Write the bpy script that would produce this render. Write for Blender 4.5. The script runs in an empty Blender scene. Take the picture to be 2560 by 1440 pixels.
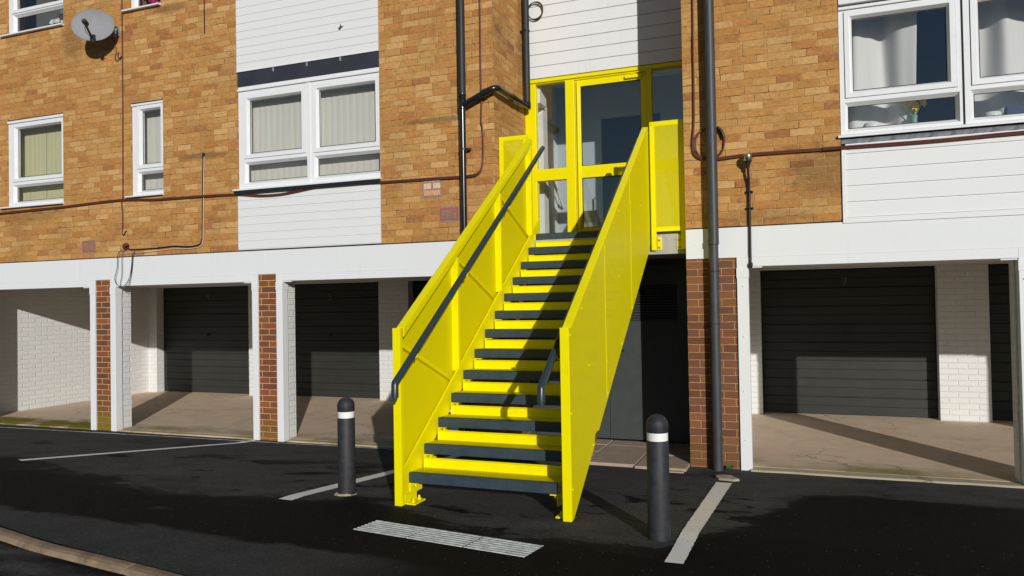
import bpy, bmesh, math, random
from mathutils import Vector, Matrix
random.seed(7)
sc = bpy.context.scene
col = sc.collection

# ------------------------------------------------------------------ camera, sky, sun, exposure
F_PX = 1884.5
YAW, PIT, ROL = -0.367767, 0.01718514, -0.0171901
CAM = Vector((1.0747778, -7.64018957, 1.67413))
cy, sy, cp, sp = math.cos(YAW), math.sin(YAW), math.cos(PIT), math.sin(PIT)
fwd = Vector((sy*cp, cy*cp, sp)); rgt0 = Vector((cy, -sy, 0)); up0 = rgt0.cross(fwd)
cr, sr = math.cos(ROL), math.sin(ROL)
rgt = cr*rgt0 + sr*up0; up = -sr*rgt0 + cr*up0
cam_d = bpy.data.cameras.new('camera'); cam = bpy.data.objects.new('camera', cam_d); col.objects.link(cam)
cam_d.sensor_width = 36; cam_d.sensor_fit = 'HORIZONTAL'; cam_d.lens = F_PX/2560*36
cam_d.clip_start = 0.05; cam_d.clip_end = 500
M = Matrix((rgt, up, -fwd)).transposed().to_4x4(); M.translation = CAM
cam.matrix_world = M
sc.camera = cam

SUN = Vector((0.66, -1.0, 0.307)).normalized()          # towards the sun
sd = bpy.data.lights.new('sun', 'SUN'); so = bpy.data.objects.new('sun', sd); col.objects.link(so)
sd.energy = 3.6; sd.angle = math.radians(0.5); sd.color = (1.0, 0.968, 0.92)
so.rotation_euler = (-SUN).to_track_quat('-Z', 'Y').to_euler(); so.location = (5, -12, 8)
w = bpy.data.worlds.new('World'); sc.world = w; w.use_nodes = True
wn = w.node_tree.nodes; wl = w.node_tree.links
bg = wn['Background']; sky = wn.new('ShaderNodeTexSky'); sky.sky_type = 'NISHITA'; sky.sun_disc = False
sky.sun_elevation = math.asin(SUN.z); sky.sun_rotation = math.atan2(SUN.x, SUN.y)
sky.air_density = 1.0; sky.dust_density = 0.1; sky.ozone_density = 3.0
wl.new(sky.outputs[0], bg.inputs[0]); bg.inputs[1].default_value = 0.055
vs = sc.view_settings; vs.view_transform = 'Standard'; vs.look = 'None'; vs.exposure = 0.0; vs.gamma = 1.0
vs.use_curve_mapping = False
try:
    sc.cycles.transparent_max_bounces = 24; sc.cycles.max_bounces = 8
except Exception: pass

# ------------------------------------------------------------------ node helper
def S(*c):     # sRGB 0-255 -> linear
    return tuple(((v/255)/12.92 if v/255 <= .04045 else ((v/255+.055)/1.055)**2.4) for v in c) + (1.0,)

class NT:
    def __init__(s, name):
        s.m = bpy.data.materials.new(name); s.m.use_nodes = True
        s.t = s.m.node_tree; s.n = s.t.nodes; s.l = s.t.links
        s.b = s.n['Principled BSDF']; s.out = s.n['Material Output']
    def put(s, sock, v):
        if hasattr(v, 'links'): s.l.new(v, sock)
        elif v is not None: sock.default_value = v
    def node(s, kind, **kw):
        n = s.n.new(kind)
        for k, v in kw.items(): setattr(n, k, v)
        return n
    def math(s, op, a, b=None, c=None, clamp=False):
        n = s.node('ShaderNodeMath', operation=op); n.use_clamp = clamp
        s.put(n.inputs[0], a); s.put(n.inputs[1], b)
        if c is not None: s.put(n.inputs[2], c)
        return n.outputs[0]
    def obj(s):
        return s.node('ShaderNodeTexCoord').outputs['Object']
    def xyz(s, v):
        n = s.node('ShaderNodeSeparateXYZ'); s.l.new(v, n.inputs[0]); return n.outputs
    def comb(s, x, y, z):
        n = s.node('ShaderNodeCombineXYZ')
        for i, v in enumerate((x, y, z)): s.put(n.inputs[i], v)
        return n.outputs[0]
    def scale(s, v, sc_):
        n = s.node('ShaderNodeVectorMath', operation='MULTIPLY'); s.l.new(v, n.inputs[0]); n.inputs[1].default_value = sc_
        return n.outputs[0]
    def noise(s, v, scale, detail=4, rough=.55, dist=0.0, col=False):
        n = s.node('ShaderNodeTexNoise'); s.put(n.inputs['Vector'], v)
        n.inputs['Scale'].default_value = scale; n.inputs['Detail'].default_value = detail
        n.inputs['Roughness'].default_value = rough; n.inputs['Distortion'].default_value = dist
        return n.outputs['Color' if col else 'Fac']
    def node_warp(s, v):
        n = s.node('ShaderNodeVectorMath', operation='ADD'); s.l.new(v, n.inputs[0])
        q = s.node('ShaderNodeVectorMath', operation='SCALE'); s.l.new(s.noise(v, 2.6, 5, .7, col=True), q.inputs[0]); q.inputs['Scale'].default_value = .35
        s.l.new(q.outputs[0], n.inputs[1]); return n.outputs[0]
    def white(s, v):
        n = s.node('ShaderNodeTexWhiteNoise', noise_dimensions='3D'); s.put(n.inputs['Vector'], v); return n.outputs
    def voro(s, v, scale):
        n = s.node('ShaderNodeTexVoronoi'); s.put(n.inputs['Vector'], v); n.inputs['Scale'].default_value = scale; return n.outputs
    def ramp(s, f, stops, interp='LINEAR'):
        n = s.node('ShaderNodeValToRGB'); s.put(n.inputs[0], f); e = n.color_ramp.elements; n.color_ramp.interpolation = interp
        while len(e) < len(stops): e.new(0.5)
        for i, (p, c) in enumerate(stops):
            e[i].position = p; e[i].color = c if len(c) == 4 else tuple(c)+(1,)
        return n.outputs[0]
    def smooth(s, v, a, b):
        n = s.node('ShaderNodeMapRange', interpolation_type='SMOOTHSTEP'); s.put(n.inputs[0], v)
        n.inputs[1].default_value = a; n.inputs[2].default_value = b; return n.outputs[0]
    def mix(s, f, a, b, mode='MIX'):
        n = s.node('ShaderNodeMix', data_type='RGBA', blend_type=mode)
        s.put(n.inputs[0], f); s.put(n.inputs[6], a); s.put(n.inputs[7], b); return n.outputs[2]
    def bump(s, h, strength=.5, dist=.01, nrm=None):
        n = s.node('ShaderNodeBump'); n.inputs['Strength'].default_value = strength; n.inputs['Distance'].default_value = dist
        s.put(n.inputs['Height'], h)
        if nrm is not None: s.l.new(nrm, n.inputs['Normal'])
        return n.outputs[0]
    def fin(s, color=None, rough=None, nrm=None, spec=None, metal=None):
        s.put(s.b.inputs['Base Color'], color); s.put(s.b.inputs['Roughness'], rough)
        if nrm is not None: s.l.new(nrm, s.b.inputs['Normal'])
        if spec is not None: s.put(s.b.inputs['Specular IOR Level'], spec)
        if metal is not None: s.put(s.b.inputs['Metallic'], metal)
        return s.m

def paint(name, c, rough=.45, var=.06, bumpd=.0015, nscale=9, spec=.4, metal=0.0, fine=60, dirt=None):
    t = NT(name); o = t.obj()
    n1 = t.noise(o, nscale, 5); n2 = t.noise(o, fine, 3)
    f = t.math('ADD', t.math('MULTIPLY', n1, .7), t.math('MULTIPLY', n2, .3))
    a = tuple(max(0, x*(1-var)) for x in c[:3])+(1,); b = tuple(min(1, x*(1+var)) for x in c[:3])+(1,)
    colr = t.mix(t.smooth(f, .3, .7), a, b)
    if dirt:
        d = t.smooth(t.noise(t.scale(o, (3, 3, 1.0)), 3.1, 6, .65), .56, .8)
        colr = t.mix(t.math('MULTIPLY', d, dirt[1]), colr, dirt[0])
    r = t.math('ADD', rough-.07, t.math('MULTIPLY', n1, .14))
    return t.fin(colr, r, t.bump(f, .35, bumpd), spec, metal)

def streaked(name, c, rough, grime, amt, bumpd=.0015):
    t = NT(name); o = t.obj()
    n = t.noise(o, 6, 5, .6); dr = t.noise(t.scale(o, (9, 9, .35)), 2.2, 5, .7); big = t.noise(o, .7, 3)
    a = tuple(x*.965 for x in c[:3])+(1,)
    colr = t.mix(n, a, c)
    g = t.math('MULTIPLY', t.smooth(dr, .53, .75), t.math('MULTIPLY', t.smooth(big, .35, .65), amt))
    colr = t.mix(g, colr, grime)
    sp = t.smooth(t.noise(o, 38, 4, .8), .68, .78); colr = t.mix(t.math('MULTIPLY', sp, amt*.8), colr, grime)
    return t.fin(colr, rough, t.bump(t.noise(o, 22, 4), .35, bumpd), .3)

def brick_mat(name, cols, mortar, course=.075, length=.225, z0=0.0, xoff=0.0, jit=.0, painted=False, moss=None, edge=(.0035, .0075), bumpd=.006, joint_var=0.0, dark=None, mottle=0.0):
    t = NT(name); o = t.obj(); X, Y, Z = t.xyz(o)
    gn = t.xyz(t.node('ShaderNodeNewGeometry').outputs['True Normal'])
    sel = t.math('GREATER_THAN', t.math('ABSOLUTE', gn[1]), t.math('ABSOLUTE', gn[0]))
    u0 = t.math('ADD', t.math('MULTIPLY', X, sel), t.math('MULTIPLY', Y, t.math('SUBTRACT', 1.0, sel)))
    wob = t.xyz(t.noise(o, 11, 3, .6, col=True)); wob2 = t.xyz(t.noise(o, 42, 2, .6, col=True))
    wk = 1.5 if mottle else 1.0
    def off(i, a, b): return t.math('ADD', t.math('MULTIPLY', t.math('SUBTRACT', wob[i], .5), a), t.math('MULTIPLY', t.math('SUBTRACT', wob2[i], .5), b))
    u = t.math('ADD', t.math('ADD', u0, xoff+50*length), off(0, .012*wk, .007*wk))
    v = t.math('ADD', t.math('SUBTRACT', Z, z0-100*course), off(2, .010*wk, .007*wk))
    rv = t.math('DIVIDE', v, course); row = t.math('FLOOR', rv); fv = t.math('SUBTRACT', rv, row)
    rj = t.math('MULTIPLY', t.math('SUBTRACT', t.white(t.comb(row, 3.3, 1.7))[0], .5), jit)
    uu = t.math('ADD', t.math('ADD', t.math('DIVIDE', u, length), t.math('MULTIPLY', t.math('MODULO', row, 2.0), .5)), rj)
    cl = t.math('FLOOR', uu); fu = t.math('SUBTRACT', uu, cl)
    du = t.math('MULTIPLY', t.math('MINIMUM', fu, t.math('SUBTRACT', 1.0, fu)), length)
    dv = t.math('MULTIPLY', t.math('MINIMUM', fv, t.math('SUBTRACT', 1.0, fv)), course)
    d = t.math('MINIMUM', du, dv)
    bm = t.smooth(d, edge[0], edge[1])
    rnd = t.white(t.comb(cl, row, t.math('MULTIPLY', sel, 5.0)))
    r1 = rnd[0]; rc = t.xyz(rnd[1])
    n1 = t.noise(o, 26, 5, .65); n2 = t.noise(o, 120, 3, .6); n3 = t.noise(o, 1.3, 5, .6)
    base = t.ramp(r1, cols, 'CONSTANT') if len(cols) > 2 else cols[0][1]
    if not painted:
        k = t.math('ADD', .62 if mottle else .70, t.math('ADD', t.math('MULTIPLY', n1, .42 if mottle else .34), t.math('ADD', t.math('MULTIPLY', n2, .26 if mottle else .16), t.math('MULTIPLY', rc[1], .16))))
        base = t.mix(1.0, base, t.comb(k, k, k), 'MULTIPLY')
        st = t.smooth(n3, .50, .78)
        base = t.mix(t.math('MULTIPLY', st, .33), base, (.16, .095, .040, 1))
        if mottle:
            n5 = t.noise(t.scale(o, (1, 1, 1.7)), 17, 5, .7, .6)
            base = t.mix(t.math('MULTIPLY', t.smooth(n5, .50, .72), .40), base, S(216,172,114))
            base = t.mix(t.math('MULTIPLY', t.smooth(n5, .48, .30), .50), base, S(136,84,42))
        ds = t.math('MULTIPLY', t.smooth(t.noise(t.scale(o, (.8, .8, 1.5)), 5.5, 7, .75), .57, .72), .70)
        base = t.mix(ds, base, (.085, .055, .028, 1))
        if mottle:
            vz = t.xyz(o)
            run = t.math('MULTIPLY', t.smooth(t.noise(t.scale(o, (3.2, 3.2, .55)), 1.4, 5, .7), .60, .76), .45)
            base = t.mix(run, base, (.12, .075, .032, 1))
            for (px_, pz_, rx_, rz_, am) in ((1.27, 2.84, .45, .36, .5), (-8.42, 5.42, .30, .42, .5), (-2.75, 3.74, .55, .05, .6), (-6.1, 3.62, .6, .06, .55), (-1.9, 4.7, .25, .4, .4), (-9.2, 3.02, .8, .12, .35), (-6.65, 5.62, .4, .10, .5), (.75, 2.45, .7, .1, .35)):
                ex = t.math('DIVIDE', t.math('SUBTRACT', X, px_), rx_); ez = t.math('DIVIDE', t.math('SUBTRACT', Z, pz_), rz_)
                rr = t.math('SQRT', t.math('ADD', t.math('MULTIPLY', ex, ex), t.math('MULTIPLY', ez, ez)))
                rr = t.math('ADD', rr, t.math('MULTIPLY', t.math('SUBTRACT', t.noise(o, 8, 6, .75), .5), 1.6))
                base = t.mix(t.math('MULTIPLY', t.smooth(rr, 1.0, .35), am), base, (.10, .060, .026, 1))
        if mottle:
            pk = t.noise(o, 7, 5, .7, .4); base = t.mix(t.math('MULTIPLY', t.smooth(pk, .54, .70), .5), base, S(180,112,62))
            base = t.mix(t.math('MULTIPLY', t.smooth(t.noise(o, 60, 3, .7), .68, .76), .5), base, S(112,70,34))
            ck = t.math('MULTIPLY', t.smooth(t.noise(t.scale(o, (.7, .7, 1.2)), 6.5, 7, .78), .485, .60), t.smooth(d, .0048, .0018))
            mc = t.mix(t.math('MULTIPLY', ck, .85), t.mix(t.noise(o, 20, 4), mortar, S(190,150,96)), S(74,48,22))
        else:
            mc = t.mix(t.smooth(t.noise(t.scale(o, (.6, .6, 1)), 9, 7, .8), .50, .70), mortar, tuple(x*.62 for x in mortar[:3])+(1,))
        lost = t.math('MULTIPLY', t.math('GREATER_THAN', rc[2], 1-joint_var), t.math('LESS_THAN', du, dv)) if joint_var else None
        if lost is not None: bm = t.math('MAXIMUM', bm, t.math('MULTIPLY', lost, .8))
        if dark:   # a row of dirty joints and runs
            pass
    else:
        k = t.math('ADD', .93, t.math('ADD', t.math('MULTIPLY', n1, .08), t.math('MULTIPLY', rc[1], .05)))
        base = t.mix(1.0, base, t.comb(k, k, k), 'MULTIPLY')
        mc = mortar
    colr = t.mix(bm, mc, base)
    if moss:
        mz = t.math('SUBTRACT', t.math('ADD', Z, t.math('MULTIPLY', t.math('SUBTRACT', n3, .5), .5)), t.math('MULTIPLY', t.math('SUBTRACT', t.white(t.comb(row, 9.1, 2.2))[0], .5), .14))
        mm = t.math('MULTIPLY', t.smooth(mz, moss[1], moss[0]), t.math('ADD', .35, t.math('MULTIPLY', n1, .75)))
        mm = t.math('MULTIPLY', mm, t.math('ADD', .42, t.math('MULTIPLY', t.smooth(X, -6.4, -7.0), .6)))
        colr = t.mix(t.math('MINIMUM', mm, .85), colr, moss[2])
    h = t.math('ADD', t.math('MULTIPLY', bm, .40 if mottle else 1.0), t.math('ADD', t.math('MULTIPLY', n1, .95 if mottle else .55), t.math('ADD', t.math('MULTIPLY', n2, .45 if mottle else .25), t.math('MULTIPLY', rc[0], .4 if mottle else .25))))
    return t.fin(colr, .88 if not painted else .6, t.bump(h, .8, bumpd), .25)

MAT = {}
B = lambda r, g, b: (r, g, b, 1)
MAT['brick'] = brick_mat('buff_brick', [(0, S(181,133,75)), (.14, S(186,140,82)), (.30, S(177,127,70)), (.44, S(191,147,90)), (.58, S(182,132,73)), (.70, S(176,122,69)), (.80, S(197,155,100)), (.88, S(170,116,64)), (.93, S(185,138,82)), (.975, S(160,106,62))],
                         S(174,132,78), z0=2.366, jit=.9, joint_var=.18, edge=(.001, .007), bumpd=.012, mottle=1.0)
MAT['brick_dark'] = brick_mat('red_pillar_brick', [(0, S(118,74,52)), (.2, S(126,80,55)), (.4, S(108,68,50)), (.6, S(130,84,56)), (.8, S(114,76,58))],
                              S(178,142,94), z0=.01, edge=(.0025, .006), moss=(.02, .55, S(92,80,40)))
MAT['brick_pillar'] = brick_mat('brown_pier_brick', [(0, S(112,72,50)), (.2, S(134,80,47)), (.4, S(106,68,52)), (.6, S(126,76,48)), (.8, S(114,70,48))],
                              S(208,168,118), z0=.03, xoff=.04, edge=(.0035, .006), moss=(.04, .50, S(124,110,20)))
MAT['brick_white'] = brick_mat('white_painted_brick', [(0, B(.69,.685,.66)), (1, B(.69,.685,.66))], B(.69,.685,.66), z0=.02, painted=True, edge=(.002, .011), bumpd=.006)
MAT['white'] = streaked('white_paint', B(.745,.755,.76), .5, B(.45,.43,.38), .22)
MAT['white_old'] = streaked('white_board_paint', B(.75,.755,.755), .55, B(.46,.44,.38), .28)
MAT['upvc'] = paint('white_window_plastic', B(.76,.77,.775), .3, .02, .0004, spec=.5, dirt=(B(.55,.54,.5), .12))
MAT['fascia'] = streaked('white_fascia_paint', B(.735,.75,.755), .55, B(.46,.44,.39), .25, .003)
MAT['yellow'] = paint('yellow_metal_paint', B(.83,.735,.001), .42, .03, .0006, spec=.12, dirt=(B(.50,.42,.02), .30))
MAT['yellow_frame'] = paint('yellow_door_paint', B(.82,.715,.001), .34, .02, .0004, spec=.2)
MAT['slate'] = paint('dark_slate_nosing', S(48,62,70), .5, .22, .001, nscale=9, spec=.45, dirt=(S(104,108,106), .42))
MAT['rail'] = paint('dark_grey_rail', S(44,56,64), .33, .08, .0004, spec=.5)
MAT['pipe_black'] = paint('black_plastic_pipe', B(.012,.013,.015), .22, .2, .0004, spec=.5)
MAT['pipe_grey'] = paint('dark_grey_iron_pipe', S(58,60,64), .5, .18, .001, spec=.4, dirt=(S(84,82,80), .35))
MAT['pipe_matt'] = paint('matt_grey_pipe', S(42,43,45), .55, .12, .0008, spec=.35)
MAT['cable_brown'] = paint('brown_cable_sheath', S(96,52,42), .5, .15, .0006)
MAT['cable_black'] = paint('black_cable_sheath', S(26,24,24), .5, .1, .0004)
MAT['cable_white'] = paint('white_cable_sheath', S(205,200,190), .5, .05, .0004)
MAT['garage_door'] = paint('charcoal_door_paint', S(45,46,42), .5, .08, .0008, nscale=6, dirt=(S(70,68,62), .2))
MAT['service_door'] = paint('grey_service_door_paint', S(62,66,64), .5, .08, .0008)
MAT['gap'] = paint('dark_gap', B(.012,.012,.012), .8, .1, .0004)
MAT['sill_dark'] = paint('dark_under_sill', S(34,35,40), .35, .1, .0004)  # near-black, also used for the painted shadow below the right window sill
MAT['slate_panel'] = paint('slate_panel_paint', S(52,54,62), .45, .16, .001, nscale=4, dirt=(S(60,58,52), .5))
MAT['lead'] = paint('lead_flashing', S(120,124,128), .6, .15, .004, nscale=12)
MAT['steel'] = paint('galvanised_steel', S(170,176,178), .4, .1, .001, metal=.6, dirt=(S(110,110,105), .3))
MAT['chrome'] = paint('bright_metal', S(190,190,188), .2, .05, .0004, metal=1.0)
MAT['concrete'] = paint('grey_slab_concrete', S(168,166,160), .85, .12, .004, nscale=14)
MAT['slab_pink'] = paint('pink_paving_slab', S(170,150,132), .85, .12, .003, nscale=10, dirt=(S(120,108,96), .5))
MAT['terracotta'] = paint('red_clay_vent', S(166,84,78), .7, .1, .001)
MAT['mortar'] = paint('grey_mortar_patch', S(138,126,108), .9, .18, .006, nscale=20)
MAT['patch_brick'] = paint('pale_red_patch_brick', S(206,150,118), .85, .2, .004, nscale=30)
MAT['patch_pale'] = paint('pale_pink_patch_brick', S(214,178,150), .85, .15, .004, nscale=30)
MAT['rubber'] = paint('black_recycled_plastic', S(44,45,48), .58, .35, .003, nscale=22, spec=.35, fine=140, dirt=(S(66,66,68), .3))
MAT['reflective'] = paint('white_reflective_band', B(.80,.81,.80), .4, .03, .0004, dirt=(S(150,140,120), .2))
MAT['dish'] = paint('grey_dish_paint', S(142,142,147), .9, .05, .0006)
MAT['dark_plastic'] = paint('dark_grey_plastic', S(44,45,47), .5, .1, .0005)
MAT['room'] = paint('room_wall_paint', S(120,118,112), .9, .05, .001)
MAT['room_dark'] = paint('shaded_room', S(48,48,50), .9, .05, .001)  # darker copy of the room wall, unlit depth put into the colour
MAT['lobby'] = paint('lobby_wall_paint', S(226,228,224), .8, .03, .001)
MAT['lobby_back'] = paint('lobby_back_sky_tint', S(168,178,182), .8, .03, .001)  # sky reflected in the door glass put into this blue-grey
MAT['lobby_dark'] = paint('passage_dark_reflection', S(40,46,60), .8, .05, .001)  # dark interior and reflected navy sky put into the wall colour
MAT['stem'] = paint('green_stem', S(70,120,60), .6, .1, .0004)
MAT['petal'] = paint('yellow_petal', S(250,214,20), .6, .08, .0004)
MAT['pink_petal'] = paint('pink_petal', S(200,40,110), .6, .15, .0004)
MAT['ceramic'] = paint('white_ceramic', S(225,228,224), .3, .02, .0003)
MAT['orange'] = paint('orange_fabric', S(190,100,50), .8, .1, .001)
MAT['box_blue'] = paint('dark_blue_card', S(44,60,96), .6, .08, .0005)
MAT['weed'] = paint('weed_green', S(70,105,40), .7, .2, .001)
MAT['stone'] = paint('broken_stone', S(160,150,132), .9, .2, .008, nscale=18)
MAT['tactile'] = paint('dusty_white_tile', S(212,216,210), .85, .2, .003, nscale=26, fine=90, dirt=(S(84,84,80), .8))
MAT['line'] = None

def line_paint():
    t = NT('worn_line_paint'); o = t.obj()
    n = t.noise(o, 55, 5, .7); n2 = t.noise(o, 9, 4)
    worn = t.smooth(t.math('ADD', t.math('MULTIPLY', n, .75), t.math('MULTIPLY', n2, .25)), .58, .70)
    c = t.mix(n2, S(232,229,224), S(244,242,237)); c = t.mix(worn, c, S(92,90,88))
    return t.fin(c, .75, t.bump(n, .6, .004), .3)
MAT['line'] = line_paint()

def glass():
    t = NT('window_glass'); t.n.remove(t.b)
    tr = t.node('ShaderNodeBsdfTransparent'); tr.inputs[0].default_value = (.965, .97, .968, 1)
    gl = t.node('ShaderNodeBsdfGlossy'); gl.inputs['Roughness'].default_value = .01; gl.inputs[0].default_value = (1, 1, 1, 1)
    ge = t.node('ShaderNodeNewGeometry'); dt = t.node('ShaderNodeVectorMath', operation='DOT_PRODUCT')
    t.l.new(ge.outputs['Normal'], dt.inputs[0]); t.l.new(ge.outputs['Incoming'], dt.inputs[1])
    k = t.math('SUBTRACT', 1.0, t.math('ABSOLUTE', dt.outputs['Value']), clamp=True)
    f = t.math('ADD', .072, t.math('MULTIPLY', t.math('POWER', k, 5.0), .9), clamp=True)
    mx = t.node('ShaderNodeMixShader'); t.l.new(f, mx.inputs[0]); t.l.new(tr.outputs[0], mx.inputs[1]); t.l.new(gl.outputs[0], mx.inputs[2])
    t.l.new(mx.outputs[0], t.out.inputs[0]); return t.m
MAT['glass'] = glass()

def perforated(name, axis, pitch=.0105, r=.0017):
    """thin sheet with staggered round holes; axis 'x' = sheet facing x (pattern in y,z), 'y' = facing y, 'z' = tread mesh"""
    t = NT(name); o = t.obj(); X, Y, Z = t.xyz(o)
    a, b = (Y, Z) if axis == 'x' else ((X, Z) if axis == 'y' else (X, Y))
    py = pitch*.866
    rv = t.math('DIVIDE', t.math('ADD', b, 20.0), py); row = t.math('FLOOR', rv)
    fv = t.math('MULTIPLY', t.math('SUBTRACT', t.math('SUBTRACT', rv, row), .5), py)
    uu = t.math('ADD', t.math('DIVIDE', t.math('ADD', a, 20.0), pitch), t.math('MULTIPLY', t.math('MODULO', row, 2.0), .5))
    fu = t.math('MULTIPLY', t.math('SUBTRACT', t.math('FRACT', uu), .5), pitch)
    d = t.math('SQRT', t.math('ADD', t.math('MULTIPLY', fu, fu), t.math('MULTIPLY', fv, fv)))
    hole = t.math('LESS_THAN', d, r)
    n1 = t.noise(o, 5, 4)
    c = t.mix(n1, B(.74,.645,.001), B(.79,.69,.001))
    t.fin(c, .45, None, .12)
    tr = t.node('ShaderNodeBsdfTransparent'); mx = t.node('ShaderNodeMixShader')
    t.l.new(hole, mx.inputs[0]); t.l.new(t.b.outputs[0], mx.inputs[1]); t.l.new(tr.outputs[0], mx.inputs[2])
    t.l.new(mx.outputs[0], t.out.inputs[0]); return t.m
MAT['perf_side'] = perforated('yellow_perforated_sheet', 'x')
MAT['perf_front'] = perforated('yellow_perforated_landing_sheet', 'y', .011, .0034)
MAT['perf_tread'] = perforated('yellow_tread_mesh', 'z', .022, .0060)

def tarmac(name, road=False):
    t = NT(name); o = t.obj(); X, Y, Z = t.xyz(o)
    st = t.scale(o, (.55, 1.35, 1))
    n = t.noise(st, 2.1, 7, .62, .35); nb = t.noise(st, .55, 4, .5); fine = t.noise(o, 150, 3, .7); gr = t.voro(o, 95)
    # damp boundary: tarmac nearer the building has dried in patches, the rest is still wet
    xb = [(-9, -1.7), (-6.5, -2.3), (-4.8, -2.9), (-3.3, -2.95), (-2.6, -2.9), (-1.7, -3.05), (-.7, -3.35), (.25, -3.35), (.60, -2.5), (1.15, -1.0), (1.7, -.80), (3, -1.2), (5, -1.0)]
    lim = t.ramp(t.math('DIVIDE', t.math('ADD', X, 9.0), 14.0), [((x+9)/14, (-y/4,)*3) for x, y in xb])
    lim = t.math('MULTIPLY', lim, -4.0)
    s = t.math('ADD', t.math('SUBTRACT', Y, lim), t.math('ADD', t.math('ADD', t.math('MULTIPLY', t.math('SUBTRACT', n, .5), 1.5), t.math('MULTIPLY', t.math('SUBTRACT', t.noise(t.scale(o, (.5, 1.6, 1)), 6.5, 6, .7), .5), .45)), t.math('MULTIPLY', t.math('SUBTRACT', nb, .5), .8)))
    dry = t.math('MULTIPLY', t.math('ADD', t.smooth(s, -.03, .05), t.smooth(s, -.35, .45)), .5)
    isl = t.noise(t.scale(o, (.7, 1.5, 1)), 1.25, 8, .68, .5)
    damp = t.math('MULTIPLY', t.smooth(isl, .555, .59), t.math('ADD', .35, t.math('MULTIPLY', t.smooth(Y, -.9, -1.6), .6)))
    dry = t.math('MULTIPLY', dry, t.math('SUBTRACT', 1.0, damp))
    spot = t.math('MULTIPLY', t.smooth(isl, .36, .33), .45)
    dry = t.math('MAXIMUM', dry, spot)
    kerb = t.math('ADD', t.math('ADD', Y, t.math('MULTIPLY', X, .055)), t.math('MULTIPLY', t.math('SUBTRACT', n, .5), .45))
    dryk = t.math('MULTIPLY', t.smooth(kerb, -4.02, -4.10), t.smooth(X, -.6, -1.6))
    dry = t.math('MAXIMUM', dry, t.math('MULTIPLY', dryk, .8))
    if road: dry = t.smooth(n, .35, .6)
    wet_c = t.mix(n, B(.0034,.0030,.0032), B(.0054,.0048,.0050)); dry_c = t.mix(n, B(.056,.055,.0545), B(.074,.073,.071))
    c = t.mix(dry, wet_c, dry_c)
    c = t.mix(1.0, c, t.ramp(fine, [(.25, B(.45,.45,.45)), (.75, B(1.55,1.55,1.55))]), 'MULTIPLY')
    gn2 = t.noise(o, 48, 4, .75); c = t.mix(1.0, c, t.ramp(gn2, [(.3, B(.6,.6,.6)), (.7, B(1.4,1.4,1.4))]), 'MULTIPLY')
    bl2 = t.noise(o, 3.3, 6, .7); c = t.mix(1.0, c, t.ramp(bl2, [(.3, B(.78,.77,.77)), (.7, B(1.22,1.22,1.2))]), 'MULTIPLY')
    spk = t.math('MULTIPLY', t.math('LESS_THAN', gr['Distance'], .30), t.math('GREATER_THAN', t.xyz(gr['Color'])[0], .984))
    c = t.mix(t.math('MULTIPLY', spk, t.math('MULTIPLY', t.xyz(gr['Color'])[1], .7)), c, S(190,185,175))
    h = t.math('ADD', t.math('MULTIPLY', gr['Distance'], .9), t.math('MULTIPLY', fine, .6))
    r = t.math('SUBTRACT', .93, t.math('MULTIPLY', t.math('SUBTRACT', 1.0, dry), .12))
    return t.fin(c, r, t.bump(h, .75, .006), .10)
MAT['tarmac'] = tarmac('car_park_tarmac'); MAT['road'] = tarmac('road_tarmac', True)

def floor_mat(name, base, moss_y, moss_amt=1.0):
    t = NT(name); o = t.obj(); X, Y, Z = t.xyz(o)
    n = t.noise(t.scale(o, (.8, 1.6, 1)), 3, 7, .65); fine = t.noise(o, 130, 3, .7); big = t.noise(o, .9, 4)
    c = t.mix(n, tuple(x*.80 for x in base[:3])+(1,), tuple(min(1, x*1.12) for x in base[:3])+(1,))
    c = t.mix(t.math('MULTIPLY', t.smooth(t.noise(o, 1.7, 6, .7), .55, .72), .3), c, S(128,100,78))
    c = t.mix(t.math('MULTIPLY', t.smooth(fine, .62, .72), .35), c, tuple(x*.5 for x in base[:3])+(1,))
    stn = t.smooth(t.noise(t.scale(o, (1.0, .6, 1)), 2.3, 8, .75, .4), .50, .70)
    c = t.mix(t.math('MULTIPLY', stn, .28), c, S(122,104,90)); pale = t.smooth(t.noise(o, 4.1, 6, .7), .55, .72)
    c = t.mix(t.math('MULTIPLY', pale, .22), c, S(226,214,196))
    vc = t.node('ShaderNodeTexVoronoi', feature='DISTANCE_TO_EDGE'); t.l.new(t.node_warp(o), vc.inputs['Vector']); vc.inputs['Scale'].default_value = .75
    crk = t.math('MULTIPLY', t.smooth(vc.outputs['Distance'], .0075, .002), t.smooth(big, .42, .56))
    c = t.mix(t.math('MULTIPLY', crk, .6), c, S(84,72,62))
    e = t.math('ADD', Y, t.math('MULTIPLY', t.math('SUBTRACT', n, .5), .7))
    m = t.math('MULTIPLY', t.smooth(e, moss_y+.22, moss_y-.10), t.math('ADD', .25, t.math('MULTIPLY', t.smooth(big, .38, .62), .75)))
    m = t.math('MULTIPLY', m, t.math('ADD', .75, t.math('MULTIPLY', t.smooth(X, -7.5, -8.3), .9)), clamp=True)
    c = t.mix(t.math('MULTIPLY', m, moss_amt), c, S(118,110,36))
    return t.fin(c, .9, t.bump(t.math('ADD', n, t.math('MULTIPLY', fine, .5)), .5, .006), .2)
MAT['floor'] = floor_mat('garage_floor_concrete', S(218,196,170), .34)
MAT['strip'] = floor_mat('threshold_strip_concrete', S(176,166,142), -.35, .5)
MAT['kerb'] = paint('kerb_stone', S(138,119,98), .9, .32, .008, nscale=9, fine=80, spec=.1, dirt=(S(70,64,46), .85))

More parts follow.
